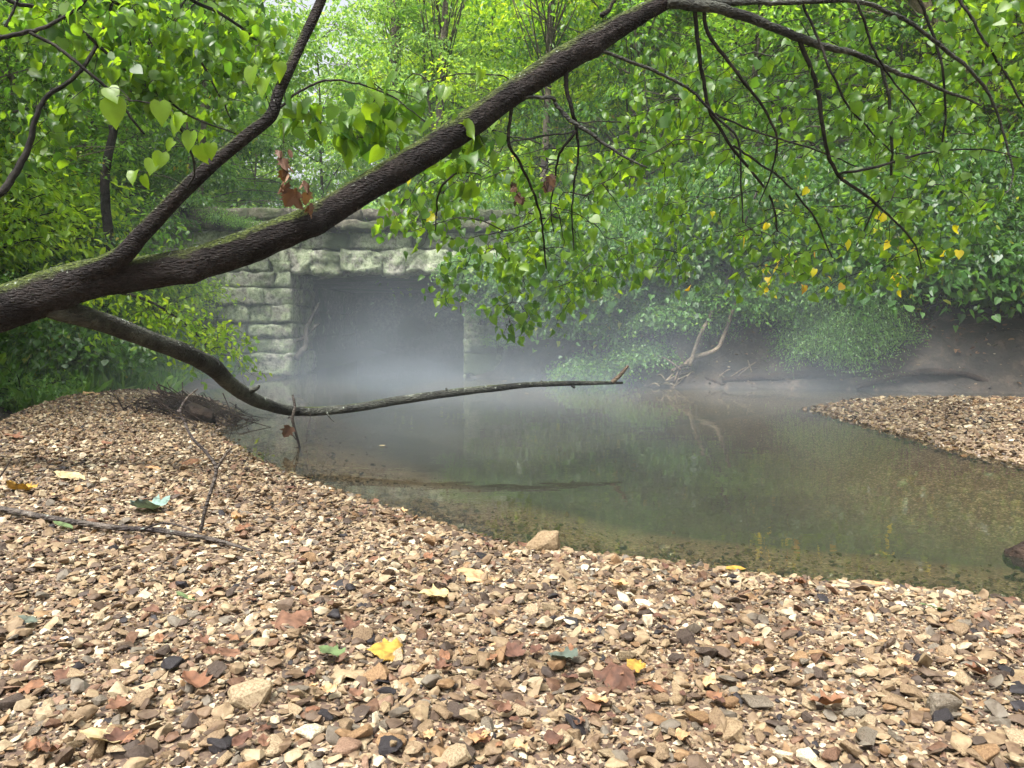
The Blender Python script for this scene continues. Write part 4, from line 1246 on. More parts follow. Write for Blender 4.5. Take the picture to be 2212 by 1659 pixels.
# woods behind the bridge and round the pond: (x, y, kind, scale, leaf)
FT = []
for (x, y, k, s, m_) in [
    (-3.4, 14.2, 'young', 1.0, 'pale'), (-2.2, 16.8, 'maple_b', 0.7, 'lime'), (-0.2, 17.0, 'maple_b', 1.0, 'lime'), (-4.9, 15.6, 'young', 0.9, 'mid'), (2.6, 16.5, 'maple_b', 1.0, 'lime'), (-1.9, 23.5, 'maple_a', 1.2, 'pale'), (-1.6, 15.5, 'maple_b', 0.8, 'pale'), (0.6, 14.6, 'young', 1.15, 'lime'), (2.2, 14.0, 'maple_b', 0.85, 'shade'),
    (4.2, 13.2, 'maple_b', 0.9, 'mid'), (6.4, 12.4, 'maple_a', 0.85, 'shade'), (8.8, 11.6, 'maple_a', 0.9, 'lime'), (5.2, 15.5, 'maple_a', 1.0, 'lime'),
    (8.3, 15.0, 'maple_a', 1.0, 'lime'), (11.2, 13.5, 'maple_a', 1.1, 'lime'), (1.2, 18.5, 'maple_a', 0.95, 'lime'), (-1.0, 20.5, 'maple_a', 1.1, 'lime'),
    (-3.6, 19.0, 'maple_a', 0.58, 'pale'), (-6.9, 17.0, 'maple_b', 0.9, 'pale'), (-8.0, 15.0, 'maple_a', 0.9, 'mid'), (3.5, 21.0, 'tall', 0.8, 'lime'),
    (7.0, 20.5, 'tall', 0.85, 'mid'), (11.0, 19.5, 'tall', 0.9, 'lime'), (14.5, 17.0, 'tall', 0.9, 'mid'), (-10.5, 17.5, 'tall', 0.8, 'mid'),
    (-5.4, 12.9, 'young', 0.9, 'shade'), (-6.6, 10.4, 'maple_b', 0.75, 'mid'), (-5.6, 8.4, 'maple_b', 0.62, 'shade'), (-8.4, 12.6, 'maple_a', 0.85, 'mid'),
    (-6.3, 6.6, 'maple_b', 0.7, 'mid'), (-9.5, 9.0, 'maple_a', 0.9, 'mid'), (-5.0, 4.6, 'maple_b', 0.6, 'mid'), (-7.6, 4.2, 'maple_a', 0.8, 'mid'),
    (-1.6, 26.0, 'tall', 0.75, 'pale'), (0.8, 27.5, 'tall', 0.9, 'lime'), (5.5, 27.0, 'tall', 0.95, 'lime'), (10.0, 27.0, 'tall', 1.0, 'mid'),
    (15.5, 24.0, 'tall', 1.0, 'lime'), (-10.0, 25.0, 'tall', 0.95, 'pale'), (-12.5, 23.5, 'tall', 1.0, 'mid'), (-17, 21, 'tall', 1.0, 'mid'),
    (20, 28, 'tall', 1.1, 'mid'), (0.0, 36, 'tall', 1.05, 'pale'), (6, 37, 'tall', 1.1, 'lime'), (12, 36, 'tall', 1.15, 'mid'),
    (18, 38, 'tall', 1.2, 'mid'), (-14.5, 35, 'tall', 1.15, 'mid'), (-19, 33, 'tall', 1.2, 'mid'), (-25, 28, 'tall', 1.2, 'mid'), (26, 34, 'tall', 1.2, 'mid'),
    (-4, 46, 'tall', 1.2, 'pale'), (4, 47, 'tall', 1.25, 'pale'), (12, 48, 'tall', 1.3, 'mid'), (-18, 46, 'tall', 1.3, 'mid'), (-22, 42, 'tall', 1.3, 'mid'), (22, 46, 'tall', 1.3, 'mid'),
    (12.5, 9.0, 'maple_a', 1.0, 'mid'), (14.5, 12.5, 'tall', 0.8, 'lime'), (18, 15, 'tall', 0.9, 'mid'), (-13, 13, 'tall', 0.8, 'mid'), (-12, 6, 'tall', 0.8, 'mid'),
]:
    if y < 13.5 and x < 0: where, ps = "left bank", "left of the pond"
    elif x > 3.5 and y < 17: where, ps = "right bank", "on the right bank"
    elif y < 24: where, ps = "behind the bridge", "close behind the bridge"
    else: where, ps = "deep wood", "deep in the wood behind the bridge"
    adj = {'lime': 'bright yellow-green', 'pale': 'pale green', 'mid': 'mid green', 'shade': 'dark green'}[m_]
    side = "left" if x / max(y, 1) < -0.2 else ("right" if x / max(y, 1) > 0.2 else "centre")
    siz = {'young': 'slender young', 'maple_a': 'leafy', 'maple_b': 'low-branched', 'tall': 'tall'}[k]
    lab = f"{siz} {adj} tree {ps}, {side} of the photo"
    zc = hz(x, y) if not (-4.6 < x < 0.9 and 11.8 < y < 21.1) else 1.97
    dup(k, (x, y, zc - 0.05), fr.uniform(0, 6.28), s * fr.uniform(0.92, 1.08), lab, "tree", f"{siz} {adj} trees {where} {side}", m_)

# trunks one can pick out behind the bridge
def bare_trunk(name, pts, label, mat='tree_bark'):
    p = ppath(pts, 30, 0.004, 3)
    base = Vector(p[0, :3])
    e = empty("slim_trunk_tree", base)
    a = Acc(); a.add(*tube(p, 10, 0.08, 2))
    link("trunk", a.mesh("trunk", True, base), M[mat], e)
    cr = Acc(); rs_ = np.random.default_rng(int(pts[0][0]))
    top = p[-1, :3]
    n = 900
    q = top + rs_.normal(0, 1, (n, 3)) * np.array([0.9, 0.9, 0.6])
    leaves(cr, q, rs_.normal(0, .6, (n, 3)) + np.array([0, 0, -.4]), rs_.normal(0, .4, (n, 3)) + np.array([0, 0, 1]), np.full(n, 0.1), 'small', rs_.uniform(0, 1, n))
    tk = Acc()
    for i in range(30):
        tk.add(*tube(np.array([[*p[rs_.integers(15, 30), :3], .012], [*(q[i] * .5 + top * .5), .008], [*q[i], .002]]), 4))
    link("branches", tk.mesh("branches", True, base), M[mat], e)
    link("crown", cr.mesh("crown", False, base), M['mid'], e)
    tag(e, label, "tree")
    return e


bare_trunk("t", [(1170, 530, 17, 13.2), (1172, 400, 16, 13.2), (1178, 300, 14, 13.2), (1183, 200, 13, 13.2), (1186, 100, 12, 13.2), (1190, -60, 9, 13.2)], "slim grey trunk seen below the leaning trunk, behind the bridge centre")
bare_trunk("t", [(425, 560, 15, 13), (432, 400, 14, 13), (440, 260, 12, 13), (445, 100, 11, 13), (450, -60, 8, 13)], "slim pale trunk rising behind the left end of the bridge")
bare_trunk("t", [(852, 500, 26, 16), (852, 300, 24, 16), (855, 100, 22, 16), (858, -60, 18, 16)], "grey trunk above the middle of the bridge")
bare_trunk("t", [(960, 500, 22, 15), (955, 380, 20, 15), (950, 250, 18, 15), (960, 60, 14, 15), (965, -60, 9, 15)], "dark trunk behind the bridge, just left of the slim grey one")
bare_trunk("t", [(1365, 520, 22, 14.5), (1362, 400, 20, 14.5), (1372, 260, 18, 14.5), (1380, 120, 15, 14.5), (1390, -60, 10, 14.5)], "brown trunk behind drooping leaves right of the bridge")
bare_trunk("t", [(2260, 420, 40, 12), (2160, 240, 38, 12), (2060, 110, 36, 12), (1990, 10, 34, 12), (1930, -80, 28, 12)], "pale leaning trunk at the top right corner", 'palewood')
bare_trunk("t", [(215, 720, 24, 8.6), (235, 560, 21, 8.6), (225, 400, 19, 8.6), (250, 250, 15, 8.6), (262, 100, 12, 8.6), (300, -100, 7, 8.6)], "dark trunk half lost in leaves on the left bank", 'bark')

# shrubs on the banks
SH = []
sr = random.Random(9)
def shrub(kind, x, y, s, m_, label, group, z=None, tilt=(0, 0)):
    dup(kind, (x, y, (hz(x, y) if z is None else z) - 0.03), sr.uniform(0, 6.28), s, label, "shrub", group, m_, {"bush": "bush", "vine": "vine", "weed": "weed", "fern": "feathery_shrub"}[kind], ('stems', 'foliage'), tilt)
# right bank, top edge and slope
for i in range(70):
    x = sr.uniform(0.9, 9.5)
    line = 10.6 if x < 1.5 else (10.2 if x < 4 else 10.2 - 0.32 * (x - 4))
    y = line + sr.uniform(-0.15, 2.0)
    k = sr.choice(['bush', 'vine', 'bush', 'vine', 'fern'])
    m_ = sr.choice(['shade', 'shade', 'herb', 'shade'])
    adj = {'shade': 'dark green', 'herb': 'deep green'}[m_]
    kk = {'bush': 'bush', 'vine': 'trailing vine', 'fern': 'feathery shrub'}[k]
    shrub(k, x, y, sr.uniform(0.75, 1.2), m_, f"{adj} {kk} overhanging the muddy right bank", f"{adj} {kk}s on the right bank")
for i in range(16):
    x = sr.uniform(0.6, 6.5); s_ = 9.9 if x < 4 else 9.9 - 0.3 * (x - 4)
    if x < 1.8: s_ = 10.9
    shrub('weed', x, s_ + sr.uniform(-.1, .5), sr.uniform(0.5, 1), 'herb', "small weed rooted on the muddy slope of the right bank", "weeds on the right bank")
q = P(1790, 640, 9.6)
shrub('fern', q.x, 9.75, 1.05, 'herb', "feathery green shrub drooping to the foot of the right bank", None, z=0.75)
for (dx, yy, zz, sc_) in [(-1.5, 10.0, 0.6, .7), (-0.9, 10.15, 0.9, .8), (0.8, 9.9, .95, .7), (1.5, 9.8, 1.0, .75), (2.3, 9.6, 1.0, .7), (3.1, 9.4, 0.95, .7)]:
    shrub('fern' if dx < 1.6 else 'vine', q.x + dx, yy, sc_, 'herb', "low greenery trailing down the face of the right bank", "greenery trailing down the right bank", z=zz)
for (px, py, d, k_, sc_) in [(1800, 790, 9.5, 'fern', .85), (1850, 760, 9.55, 'fern', .8), (1760, 750, 9.6, 'fern', .7), (1390, 740, 10.0, 'vine', .45), (1290, 730, 10.3, 'vine', .5), (1450, 700, 9.95, 'vine', .5), (1640, 700, 9.8, 'vine', .5), (1930, 700, 9.7, 'weed', .6), (1700, 660, 9.9, 'vine', .6), (1570, 650, 9.9, 'vine', .6)]:
    if px > 1700: d = {1800: 9.38, 1850: 9.4, 1760: 9.45, 1930: 9.25, 2040: 9.12, 2120: 9.02, 2200: 8.95, 1990: 9.15}.get(px, d)
    q2 = P(px, py, d)
    shrub(k_, q2.x, q2.y, sc_, 'herb', "low greenery trailing down the face of the right bank", "greenery trailing down the right bank", z=max(hz(q2.x, q2.y), 0.02))
shrub('fern', q.x + 0.35, 9.9, 1.0, 'herb', "second feathery shrub, just right of the one drooping to the bank foot", None, z=1.0)
# by the right abutment
for (px, py, d, s, k) in [(1230, 560, 10.8, 0.8, 'bush'), (1130, 640, 10.9, 0.55, 'vine'), (1040, 660, 11.0, 0.42, 'weed'), (1330, 640, 10.6, 0.8, 'vine'), (1220, 700, 10.7, 0.5, 'weed'), (1400, 600, 10.5, 0.9, 'bush'), (1080, 720, 10.9, 0.45, 'weed'), (1060, 600, 10.95, .5, 'vine'), (1150, 590, 10.9, .6, 'vine'), (1020, 560, 10.9, .4, 'vine')]:
    q = P(px, py, d)
    shrub(k, q.x, q.y, s, 'herb', f"{'bush' if k == 'bush' else 'vine' if k == 'vine' else 'weed'} growing against the right abutment", f"{k}s against the right abutment", z=q.z - 0.2)
# on top of the bridge
for i in range(22):
    x = -6.0 + i * 0.37 + sr.uniform(-.1, .1)
    k = sr.choice(['weed', 'vine', 'bush'])
    m_ = sr.choice(['pale', 'herb', 'pale'])
    sc_ = {'weed': 1.0, 'vine': 0.6, 'bush': 0.55}[k]
    shrub(k, x, 12.3 + sr.uniform(-.1, 0.8), sc_ * sr.uniform(.8, 1.3), m_, f"{'pale' if m_ == 'pale' else 'green'} {k} growing along the top of the bridge", f"{m_} {k}s on top of the bridge", z=2.05)
for (px, py, s) in [(470, 470, .5), (520, 480, .42), (560, 490, .4), (400, 440, .6)]:
    q = P(px, py, 11.0)
    shrub('weed', q.x, 10.95, s, 'herb', "leafy weed sprouting from the dark parapet at left", "weeds in the left parapet", z=q.z - 0.1)
# left bank
for (x, y, k, s, m_) in [(-4.5, 5.2, 'bush', .6, 'shade'), (-4.9, 6.4, 'bush', .7, 'herb'), (-4.5, 7.6, 'vine', .7, 'shade'), (-4.9, 8.6, 'bush', .75, 'herb'), (-5.3, 9.6, 'bush', .8, 'shade'), (-4.7, 10.2, 'vine', .55, 'herb'), (-5.6, 7.2, 'bush', 1.0, 'lime'), (-6.0, 8.6, 'bush', 1.1, 'mid'), (-5.7, 5.6, 'bush', .95, 'mid'), (-5.2, 10.8, 'bush', .8, 'mid'), (-6.6, 10.0, 'bush', 1.1, 'lime'), (-4.3, 4.5, 'weed', .8, 'shade'), (-4.2, 6.6, 'weed', .8, 'herb'), (-4.35, 8.0, 'fern', .4, 'herb'), (-4.5, 9.0, 'fern', .5, 'herb'), (-4.3, 9.8, 'fern', .4, 'lime'), (-6.8, 7.4, 'bush', 1.3, 'lime'), (-7.5, 9.0, 'bush', 1.4, 'lime'), (-5.6, 8.0, 'bush', 1.35, 'lime'), (-6.2, 9.2, 'bush', 1.4, 'lime'), (-6.4, 6.2, 'bush', 1.4, 'lime'), (-4.9, 10.6, 'bush', .9, 'lime'), (-5.8, 10.9, 'bush', 1.2, 'mid')]:
    adj = {'shade': 'dark green', 'herb': 'deep green', 'lime': 'yellow-green', 'mid': 'mid green'}[m_]
    shrub(k, x, y, s, m_, f"{adj} {'feathery shrub' if k == 'fern' else k} on the left bank behind the gravel mound", f"{adj} {k}s on the left bank")

# grass on the left bank
a = Acc(); n = 9000
gxx = rng.uniform(-6.0, -3.6, n); gyy = rng.uniform(6.4, 11, n)
k = (sdf(gxx, gyy, BAR_LEFT) < -0.18) & (sdf(gxx, gyy, POND) > 0.05)
gxx, gyy = gxx[k], gyy[k]
n = len(gxx)
p = np.stack([gxx, gyy, height(gxx, gyy) - 0.01], 1)
leaves(a, p, np.stack([rng.normal(0, .45, n), rng.normal(0, .45, n), np.ones(n)], 1), rng.normal(0, 1, (n, 3)), rng.uniform(0.12, 0.34, n), 'narrow', rng.uniform(0, .95, n))
g = link("grass", a.mesh("grass"), M['herb']); tag(g, "long green grass and weeds on the left bank near the bridge", "grass", kind="stuff")
# leaf litter on the right bank
a = Acc(); n = 2600
gxx = rng.uniform(0.6, 8.5, n); gyy = rng.uniform(8.4, 12, n); s_ = sdf(gxx, gyy, POND); k = (s_ > 0.05) & (s_ < 2.2); gxx, gyy = gxx[k], gyy[k]; n = len(gxx)
p = np.stack([gxx, gyy, height(gxx, gyy) + 0.012], 1)
leaves(a, p, np.stack([rng.normal(0, 1, n), rng.normal(0, 1, n), rng.normal(0, .2, n)], 1), np.stack([rng.normal(0, .35, n), rng.normal(-.6, .35, n), np.ones(n)], 1), rng.uniform(0.04, 0.09, n), 'oval', rng.uniform(0, 1, n))
g = link("leaf_litter", a.mesh("leaf_litter"), M['dead']); tag(g, "brown leaf litter strewn on the right bank", "leaf litter", kind="stuff")

# ------------------------------------------------------------------ tree whose branches hang in at the top left
lt = empty("overhanging_tree", (-5.2, 2.4, hz(-5.2, 2.4)))
tag(lt, "shade tree whose leafy boughs hang in at the top left", "tree")
LO = lt.location
HL = []
def lpart(name, pts, n, sides, mat, wpath=None):
    p = ppath(pts, n, 0.004, 7) if wpath is None else wpath
    a = Acc(); a.add(*tube(p, sides, 0.08 if sides > 7 else 0, 3)); link(name, a.mesh(name, True, LO), M[mat], lt); HL.append(p)
tp = catmull(np.array([[-5.2, 2.4, -0.2, .17], [-5.15, 2.6, 1, .15], [-5.0, 2.9, 2.2, .13], [-4.7, 3.4, 3.3, .1], [-4.2, 4.0, 4.2, .06], [-3.6, 4.6, 4.8, .03]]), 40)
lpart("trunk", None, 0, 12, 'bark', tp)
lpart("branch", [(-260, 640, 24, 4.2), (-120, 500, 19, 4.3), (0, 412, 16, 4.4), (30, 375, 15, 4.45), (60, 310, 13, 4.5), (72, 250, 11, 4.5), (95, 200, 10, 4.55), (150, 165, 9, 4.6), (190, 120, 8, 4.7), (230, 40, 6, 4.8), (260, -60, 4, 4.9)], 60, 8, 'twig')
lpart("branch", [(-200, 60, 16, 3.9), (-80, 75, 12, 3.95), (0, 80, 10, 4.0), (60, 68, 10, 4.05), (110, 50, 8, 4.1), (170, 10, 7, 4.2), (220, -50, 5, 4.2)], 40, 8, 'twig')
lpart("branch", [(62, 68, 8, 4.05), (130, 105, 7, 4.1), (200, 158, 7, 4.15), (250, 205, 6, 4.2), (290, 260, 5, 4.25), (312, 290, 4, 4.3)], 30, 6, 'twig')
lpart("branch", [(-60, -80, 11, 4.4), (20, 0, 9, 4.4), (90, 15, 8, 4.5), (170, 60, 8, 4.6), (260, 140, 6, 4.8), (350, 210, 5, 5.0), (430, 260, 4, 5.1), (510, 290, 3, 5.2)], 40, 6, 'twig')
lpart("branch", [(150, -60, 10, 4.6), (250, 5, 8, 4.8), (330, 40, 7, 5.0), (420, 110, 6, 5.2), (470, 200, 4, 5.3), (500, 260, 3, 5.4)], 36, 6, 'twig')
lpart("branch", [(300, -80, 9, 5.0), (400, -10, 8, 5.1), (480, 30, 7, 5.3), (560, 90, 5, 5.5), (610, 150, 3, 5.6)], 30, 6, 'twig')
lpart("branch", [(-10, 200, 6, 4.5), (-10, 120, 6, 4.4), (12, 60, 6, 4.4), (40, 0, 6, 4.4), (60, -60, 6, 4.4)], 20, 6, 'twig')
lh = np.concatenate([h[::2] for h in HL[1:]])
tw, lf = Acc(), Acc()
grow([(*q_, 0.003, 0.88) for q_ in [(130, 60, 150, 70, 4.2, 6.0, 40, 13, .075), (330, 90, 150, 90, 4.6, 6.4, 55, 13, .075), (500, 90, 100, 90, 5.0, 6.6, 40, 13, .075), (450, 220, 110, 60, 5.2, 6.6, 22, 12, .07), (260, 190, 110, 60, 4.4, 6.2, 24, 12, .075), (70, 230, 80, 80, 4.6, 6.4, 16, 12, .075), (70, 340, 80, 60, 4.7, 6.4, 10, 10, .075)]], lh, tw, lf, droop=0.5)
o = link("twig_spray", tw.mesh("twig_spray", True, LO), M['twig'], lt); o['kind'] = "stuff"
link("crown", lf.mesh("crown", True, LO), M['redbud'], lt)

# light green bough hanging from the left bank over the mound
lb = empty("hanging_bough", P(200, 640, 6.6)); LB = lb.location
tag(lb, "arching bough of small bright leaves below the trunk on the left bank", "bough")
tw, lf = Acc(), Acc()
main = ppath([(-60, 640, 12, 6.3), (100, 620, 10, 6.4), (220, 625, 8, 6.5), (320, 650, 6, 6.6), (400, 700, 4, 6.7), (450, 750, 3, 6.8)], 40)
tw.add(*tube(main, 6))
for i in range(60):
    s0 = main[rs.integers(14, len(main)), :3]
    tip = s0 + np.array([rs.normal(0.12, .22), rs.normal(0, .3), -abs(rs.normal(0.12, 0.16))])
    spray(tw, lf, s0, tip, 14, 0.06, rs, 'oval', 0.0, 0.002, droop=0.4)
link("stem", tw.mesh("stem", True, LB), M['twig'], lb); link("foliage", lf.mesh("foliage", False, LB), M['lime'], lb)

# ------------------------------------------------------------------ deadwood
def wood(name, label, cat, paths, mat, sides=8, rough=0.1, group=None):
    base = Vector(paths[0][0, :3])
    a = Acc()
    for i, p in enumerate(paths): a.add(*tube(p, sides, rough, i))
    o = link(name, a.mesh(name, True, base), M[mat]); o.location = base
    return tag(o, label, cat, group)


wood("dead_sapling", "dark dead sapling standing in the water by the right bank", "dead tree",
     [ppath([(1500, 850, 16, 9.6), (1502, 800, 14, 9.6), (1515, 740, 13, 9.6), (1540, 680, 11, 9.6), (1565, 625, 9, 9.6), (1590, 560, 8, 9.5), (1610, 480, 6, 9.5), (1640, 400, 4, 9.4)], 40, .004, 1),
      ppath([(1520, 730, 7, 9.6), (1560, 660, 6, 9.5), (1620, 600, 4, 9.4)], 14, .004, 2)], 'drift')
wood("dead_branch", "pale forked dead branch leaning on the dark sapling", "branch",
     [ppath([(1478, 788, 9, 9.5), (1500, 770, 10, 9.5), (1545, 755, 9, 9.4), (1565, 720, 8, 9.4), (1580, 680, 7, 9.4), (1592, 650, 5, 9.4)], 24, .004, 3),
      ppath([(1490, 790, 8, 9.45), (1510, 730, 8, 9.4), (1530, 690, 7, 9.4), (1548, 655, 5, 9.4)], 20, .004, 4)], 'palewood')
for i, (pts, lab) in enumerate([
    ([(1560, 822, 14, 9.45), (1700, 808, 18, 9.4), (1850, 800, 22, 9.3), (2000, 808, 24, 9.1), (2150, 822, 22, 8.9), (2300, 845, 18, 8.7)], "long dark log lying along the foot of the right bank"),
    ([(1850, 838, 10, 9.1), (1950, 815, 14, 9.0), (2060, 812, 14, 8.9), (2160, 840, 13, 8.8), (2260, 870, 8, 8.6)], "curved dark root at the water's edge in front of the long log"),
    ([(1555, 800, 8, 9.6), (1620, 765, 9, 9.7), (1690, 725, 8, 9.8), (1760, 700, 6, 10)], "slanting dark stick on the bank right of the sapling"),
    ([(1640, 815, 8, 9.5), (1720, 760, 10, 9.7), (1800, 715, 8, 9.9)], "dark stick slanting up behind the feathery shrub"),
    ([(1400, 775, 7, 10.1), (1480, 800, 9, 9.7), (1560, 830, 8, 9.45), (1650, 842, 6, 9.3)], "thin root trailing down to the water left of the long log"),
    ([(640, 775, 14, 11.1), (660, 745, 12, 11.3), (668, 700, 9, 11.4), (690, 655, 6, 11.5)], "curved dead branch stranded in the culvert mouth"),
    ([(640, 735, 7, 11.2), (665, 722, 7, 11.4), (690, 700, 5, 11.5)], "thin grey stick lodged against the culvert's left jamb"),
]):
    wood("fallen_log" if i in (0,) else ("tree_root" if i in (1, 4) else "dead_stick"), lab, "log" if i == 0 else ("root" if i in (1, 4) else "stick"), [ppath(pts, 30, .012, i)], 'wetwood' if i < 5 else 'drift', 10, 0.25)
# tangle of sticks at the sapling's foot
ps = []
for i in range(26):
    x0, y0 = rs.uniform(1420, 1640), rs.uniform(800, 838)
    x1, y1 = x0 + rs.normal(0, 60), y0 - abs(rs.normal(0, 22))
    ps.append(ppath([(x0, y0, rs.uniform(2, 5), 9.45), ((x0 + x1) / 2, (y0 + y1) / 2 - rs.uniform(0, 10), 3, 9.5), (x1, y1, 2, 9.6)], 8))
wood("brush_pile", "tangle of thin grey sticks at the sapling's foot", "brush", ps, 'palewood', 5, 0)['kind'] = "stuff"
# dark drift pile on the mound
ps = []
for i in range(420):
    u_, v_ = rs.normal(0.03, 0.16), rs.normal(0, 0.2)
    cx_, cy_ = -2.58 + u_, 6.1 + v_ * 1.3
    hh = 0.11 * math.exp(-(u_ / .3) ** 2 - (v_ / .3) ** 2)
    zz = max(hz(cx_, cy_), 0) + rs.uniform(0, 1) * hh
    an = rs.normal(-0.3, 0.5); ln = rs.uniform(0.08, 0.36)
    dx, dy, dz = math.cos(an) * ln / 2, math.sin(an) * ln / 2, rs.normal(-0.12, 0.2) * ln
    r_ = rs.uniform(0.002, 0.007)
    q0 = np.array([cx_ - dx, cy_ - dy, max(zz - dz, 0.005), r_]); q2 = np.array([cx_ + dx, cy_ + dy, max(zz + dz, 0.0), r_ * .4])
    q1 = (q0 + q2) / 2 + np.array([*rs.normal(0, .02, 3), 0])
    ps.append(catmull(np.array([q0, q1, q2]), 6))
wood("drift_pile", "dark wet heap of drifted twigs at the tip of the gravel mound", "brush", ps, 'wetwood', 5, 0)['kind'] = "stuff"

put_rock(428, 905, 105, 'dark', "dark mud clod under the drifted twigs", 0.6, 44, "mud_clod", 0.15).data.materials[0] = M['wetwood']
# pebbles and twig litter on the right bank
ga = Acc()
def on_bank(x, y):
    s_ = sdf(x, y, POND)
    return (s_ > -0.15) & (s_ < 0.25 + rng.exponential(0.5, s_.shape)) & (vnoise(x, y, 1.3, 3) > 0.35)
x, y = sample(0.5, 7.5, 8.3, 11.8, 130, on_bank)
scatter_stones(ga, x, y, psize(len(x), 0.02, 0.09, 2.2), PR_MD, 0.5, 0.0)
g = link("gravel", ga.mesh("gravel_bank"), M['gravel'])
tag(g, "scattered pale stones on the foot of the right bank", "gravel", kind="stuff")
ga = Acc()
for i in range(260):
    x_ = rs.uniform(0.8, 7); y_ = rs.uniform(9, 11.5); s_ = sdf(np.array([x_]), np.array([y_]), POND)[0]
    if not 0.02 < s_ < 1.6: continue
    an = rs.uniform(0, 6.28); ln = rs.uniform(0.12, 0.7)
    e_ = (x_ + math.cos(an) * ln, y_ + math.sin(an) * ln * 0.6)
    m_ = ((x_ + e_[0]) / 2, (y_ + e_[1]) / 2)
    ga.add(*tube(catmull(np.array([[x_, y_, hz(x_, y_) + .01, .008], [*m_, hz(*m_) + rs.uniform(.02, .07), .006], [*e_, hz(*e_) + rs.uniform(0.01, .06), .002]]), 8), 4))
g = link("twig_litter", ga.mesh("twig_litter"), M['drift'])
tag(g, "fallen twigs and thin roots strewn over the right bank", "twigs", kind="stuff")

# foreground sticks
def on_ground(pts, lift=0.012):
    out = []
    for (x, y, w) in pts:
        z = 0.2
        for _ in range(4):
            q = PZ(x, y, z); z = hz(q.x, q.y) + lift
        out.append((q.x, q.y, z + 0.5 * w * q.y / F, 0.5 * w * q.y / F))
    return catmull(np.array(out), 60)


wood("long_stick", "long grey stick lying across the gravel at left", "stick",
     [on_ground([(-80, 1095, 15), (0, 1106, 14), (120, 1127, 13), (250, 1146, 13), (330, 1150, 12), (400, 1160, 11), (470, 1172, 9), (545, 1192, 5)]),
      on_ground([(300, 1148, 5), (360, 1132, 4), (430, 1150, 3)], 0.03)], 'drift', 10, 0.12)
wood("upright_twig", "thin forked brown twig standing up from the gravel at left", "twig",
     [ppath([(434, 1152, 8, 2.28), (437, 1130, 8, 2.28), (452, 1070, 8, 2.28), (468, 1013, 8, 2.3), (445, 975, 7, 2.32), (415, 945, 6, 2.34), (398, 910, 6, 2.36), (390, 890, 6, 2.36), (402, 865, 5, 2.38), (427, 840, 3, 2.4)], 40, .001, 5),
      ppath([(468, 1013, 6, 2.3), (482, 990, 6, 2.3), (500, 966, 3, 2.3)], 10), ppath([(390, 892, 5, 2.36), (383, 886, 4, 2.36)], 4)], 'drift', 8, 0.08)
wood("thin_twig", "short thin twig leaning up at the left edge", "twig", [ppath([(-10, 1042, 4, 2.9), (10, 1015, 4, 2.9), (28, 985, 2, 2.9)], 10), ], 'drift', 6, 0)
wood("thin_twig", "thin twig lying on the mound above the green leaf", "twig", [on_ground([(20, 1035, 3), (80, 1020, 3), (150, 1010, 3), (190, 990, 2)]), on_ground([(150, 1010, 3), (180, 1042, 2)])], 'drift', 5, 0)
wood("driftwood_chunk", "dark wet stump end at the water's right edge", "driftwood",
     [ppath([(2180, 1205, 40, 2.65), (2200, 1205, 62, 2.62), (2240, 1200, 72, 2.6), (2330, 1195, 70, 2.6)], 24)], 'wetwood', 20, 0.25)

# ------------------------------------------------------------------ fallen leaves
def litter_mat(name, c1, c2):
    m = leaf_mat(name, [(0.0, c1), (1.0, c2)], 0.12, 0.8, 1.2, 0.75, 55)
    return m


LC = {'yellow': litter_mat("yellow_leaf", (0.33, 0.19, 0.025), (0.42, 0.27, 0.045)), 'brown': litter_mat("brown_leaf", (0.1, 0.045, 0.028), (0.18, 0.09, 0.05)),
      'tan': litter_mat("tan_leaf", (0.42, 0.25, 0.12), (0.5, 0.34, 0.18)), 'rust': litter_mat("rust_leaf", (0.16, 0.07, 0.035), (0.24, 0.12, 0.06)),
      'green': litter_mat("green_leaf", (0.09, 0.14, 0.05), (0.14, 0.2, 0.08)), 'teal': litter_mat("bluish_leaf", (0.1, 0.18, 0.16), (0.17, 0.26, 0.23)),
      'cream': litter_mat("cream_leaf", (0.4, 0.31, 0.15), (0.46, 0.37, 0.2)), 'grey': litter_mat("dull_leaf", (0.07, 0.09, 0.07), (0.1, 0.12, 0.09))}


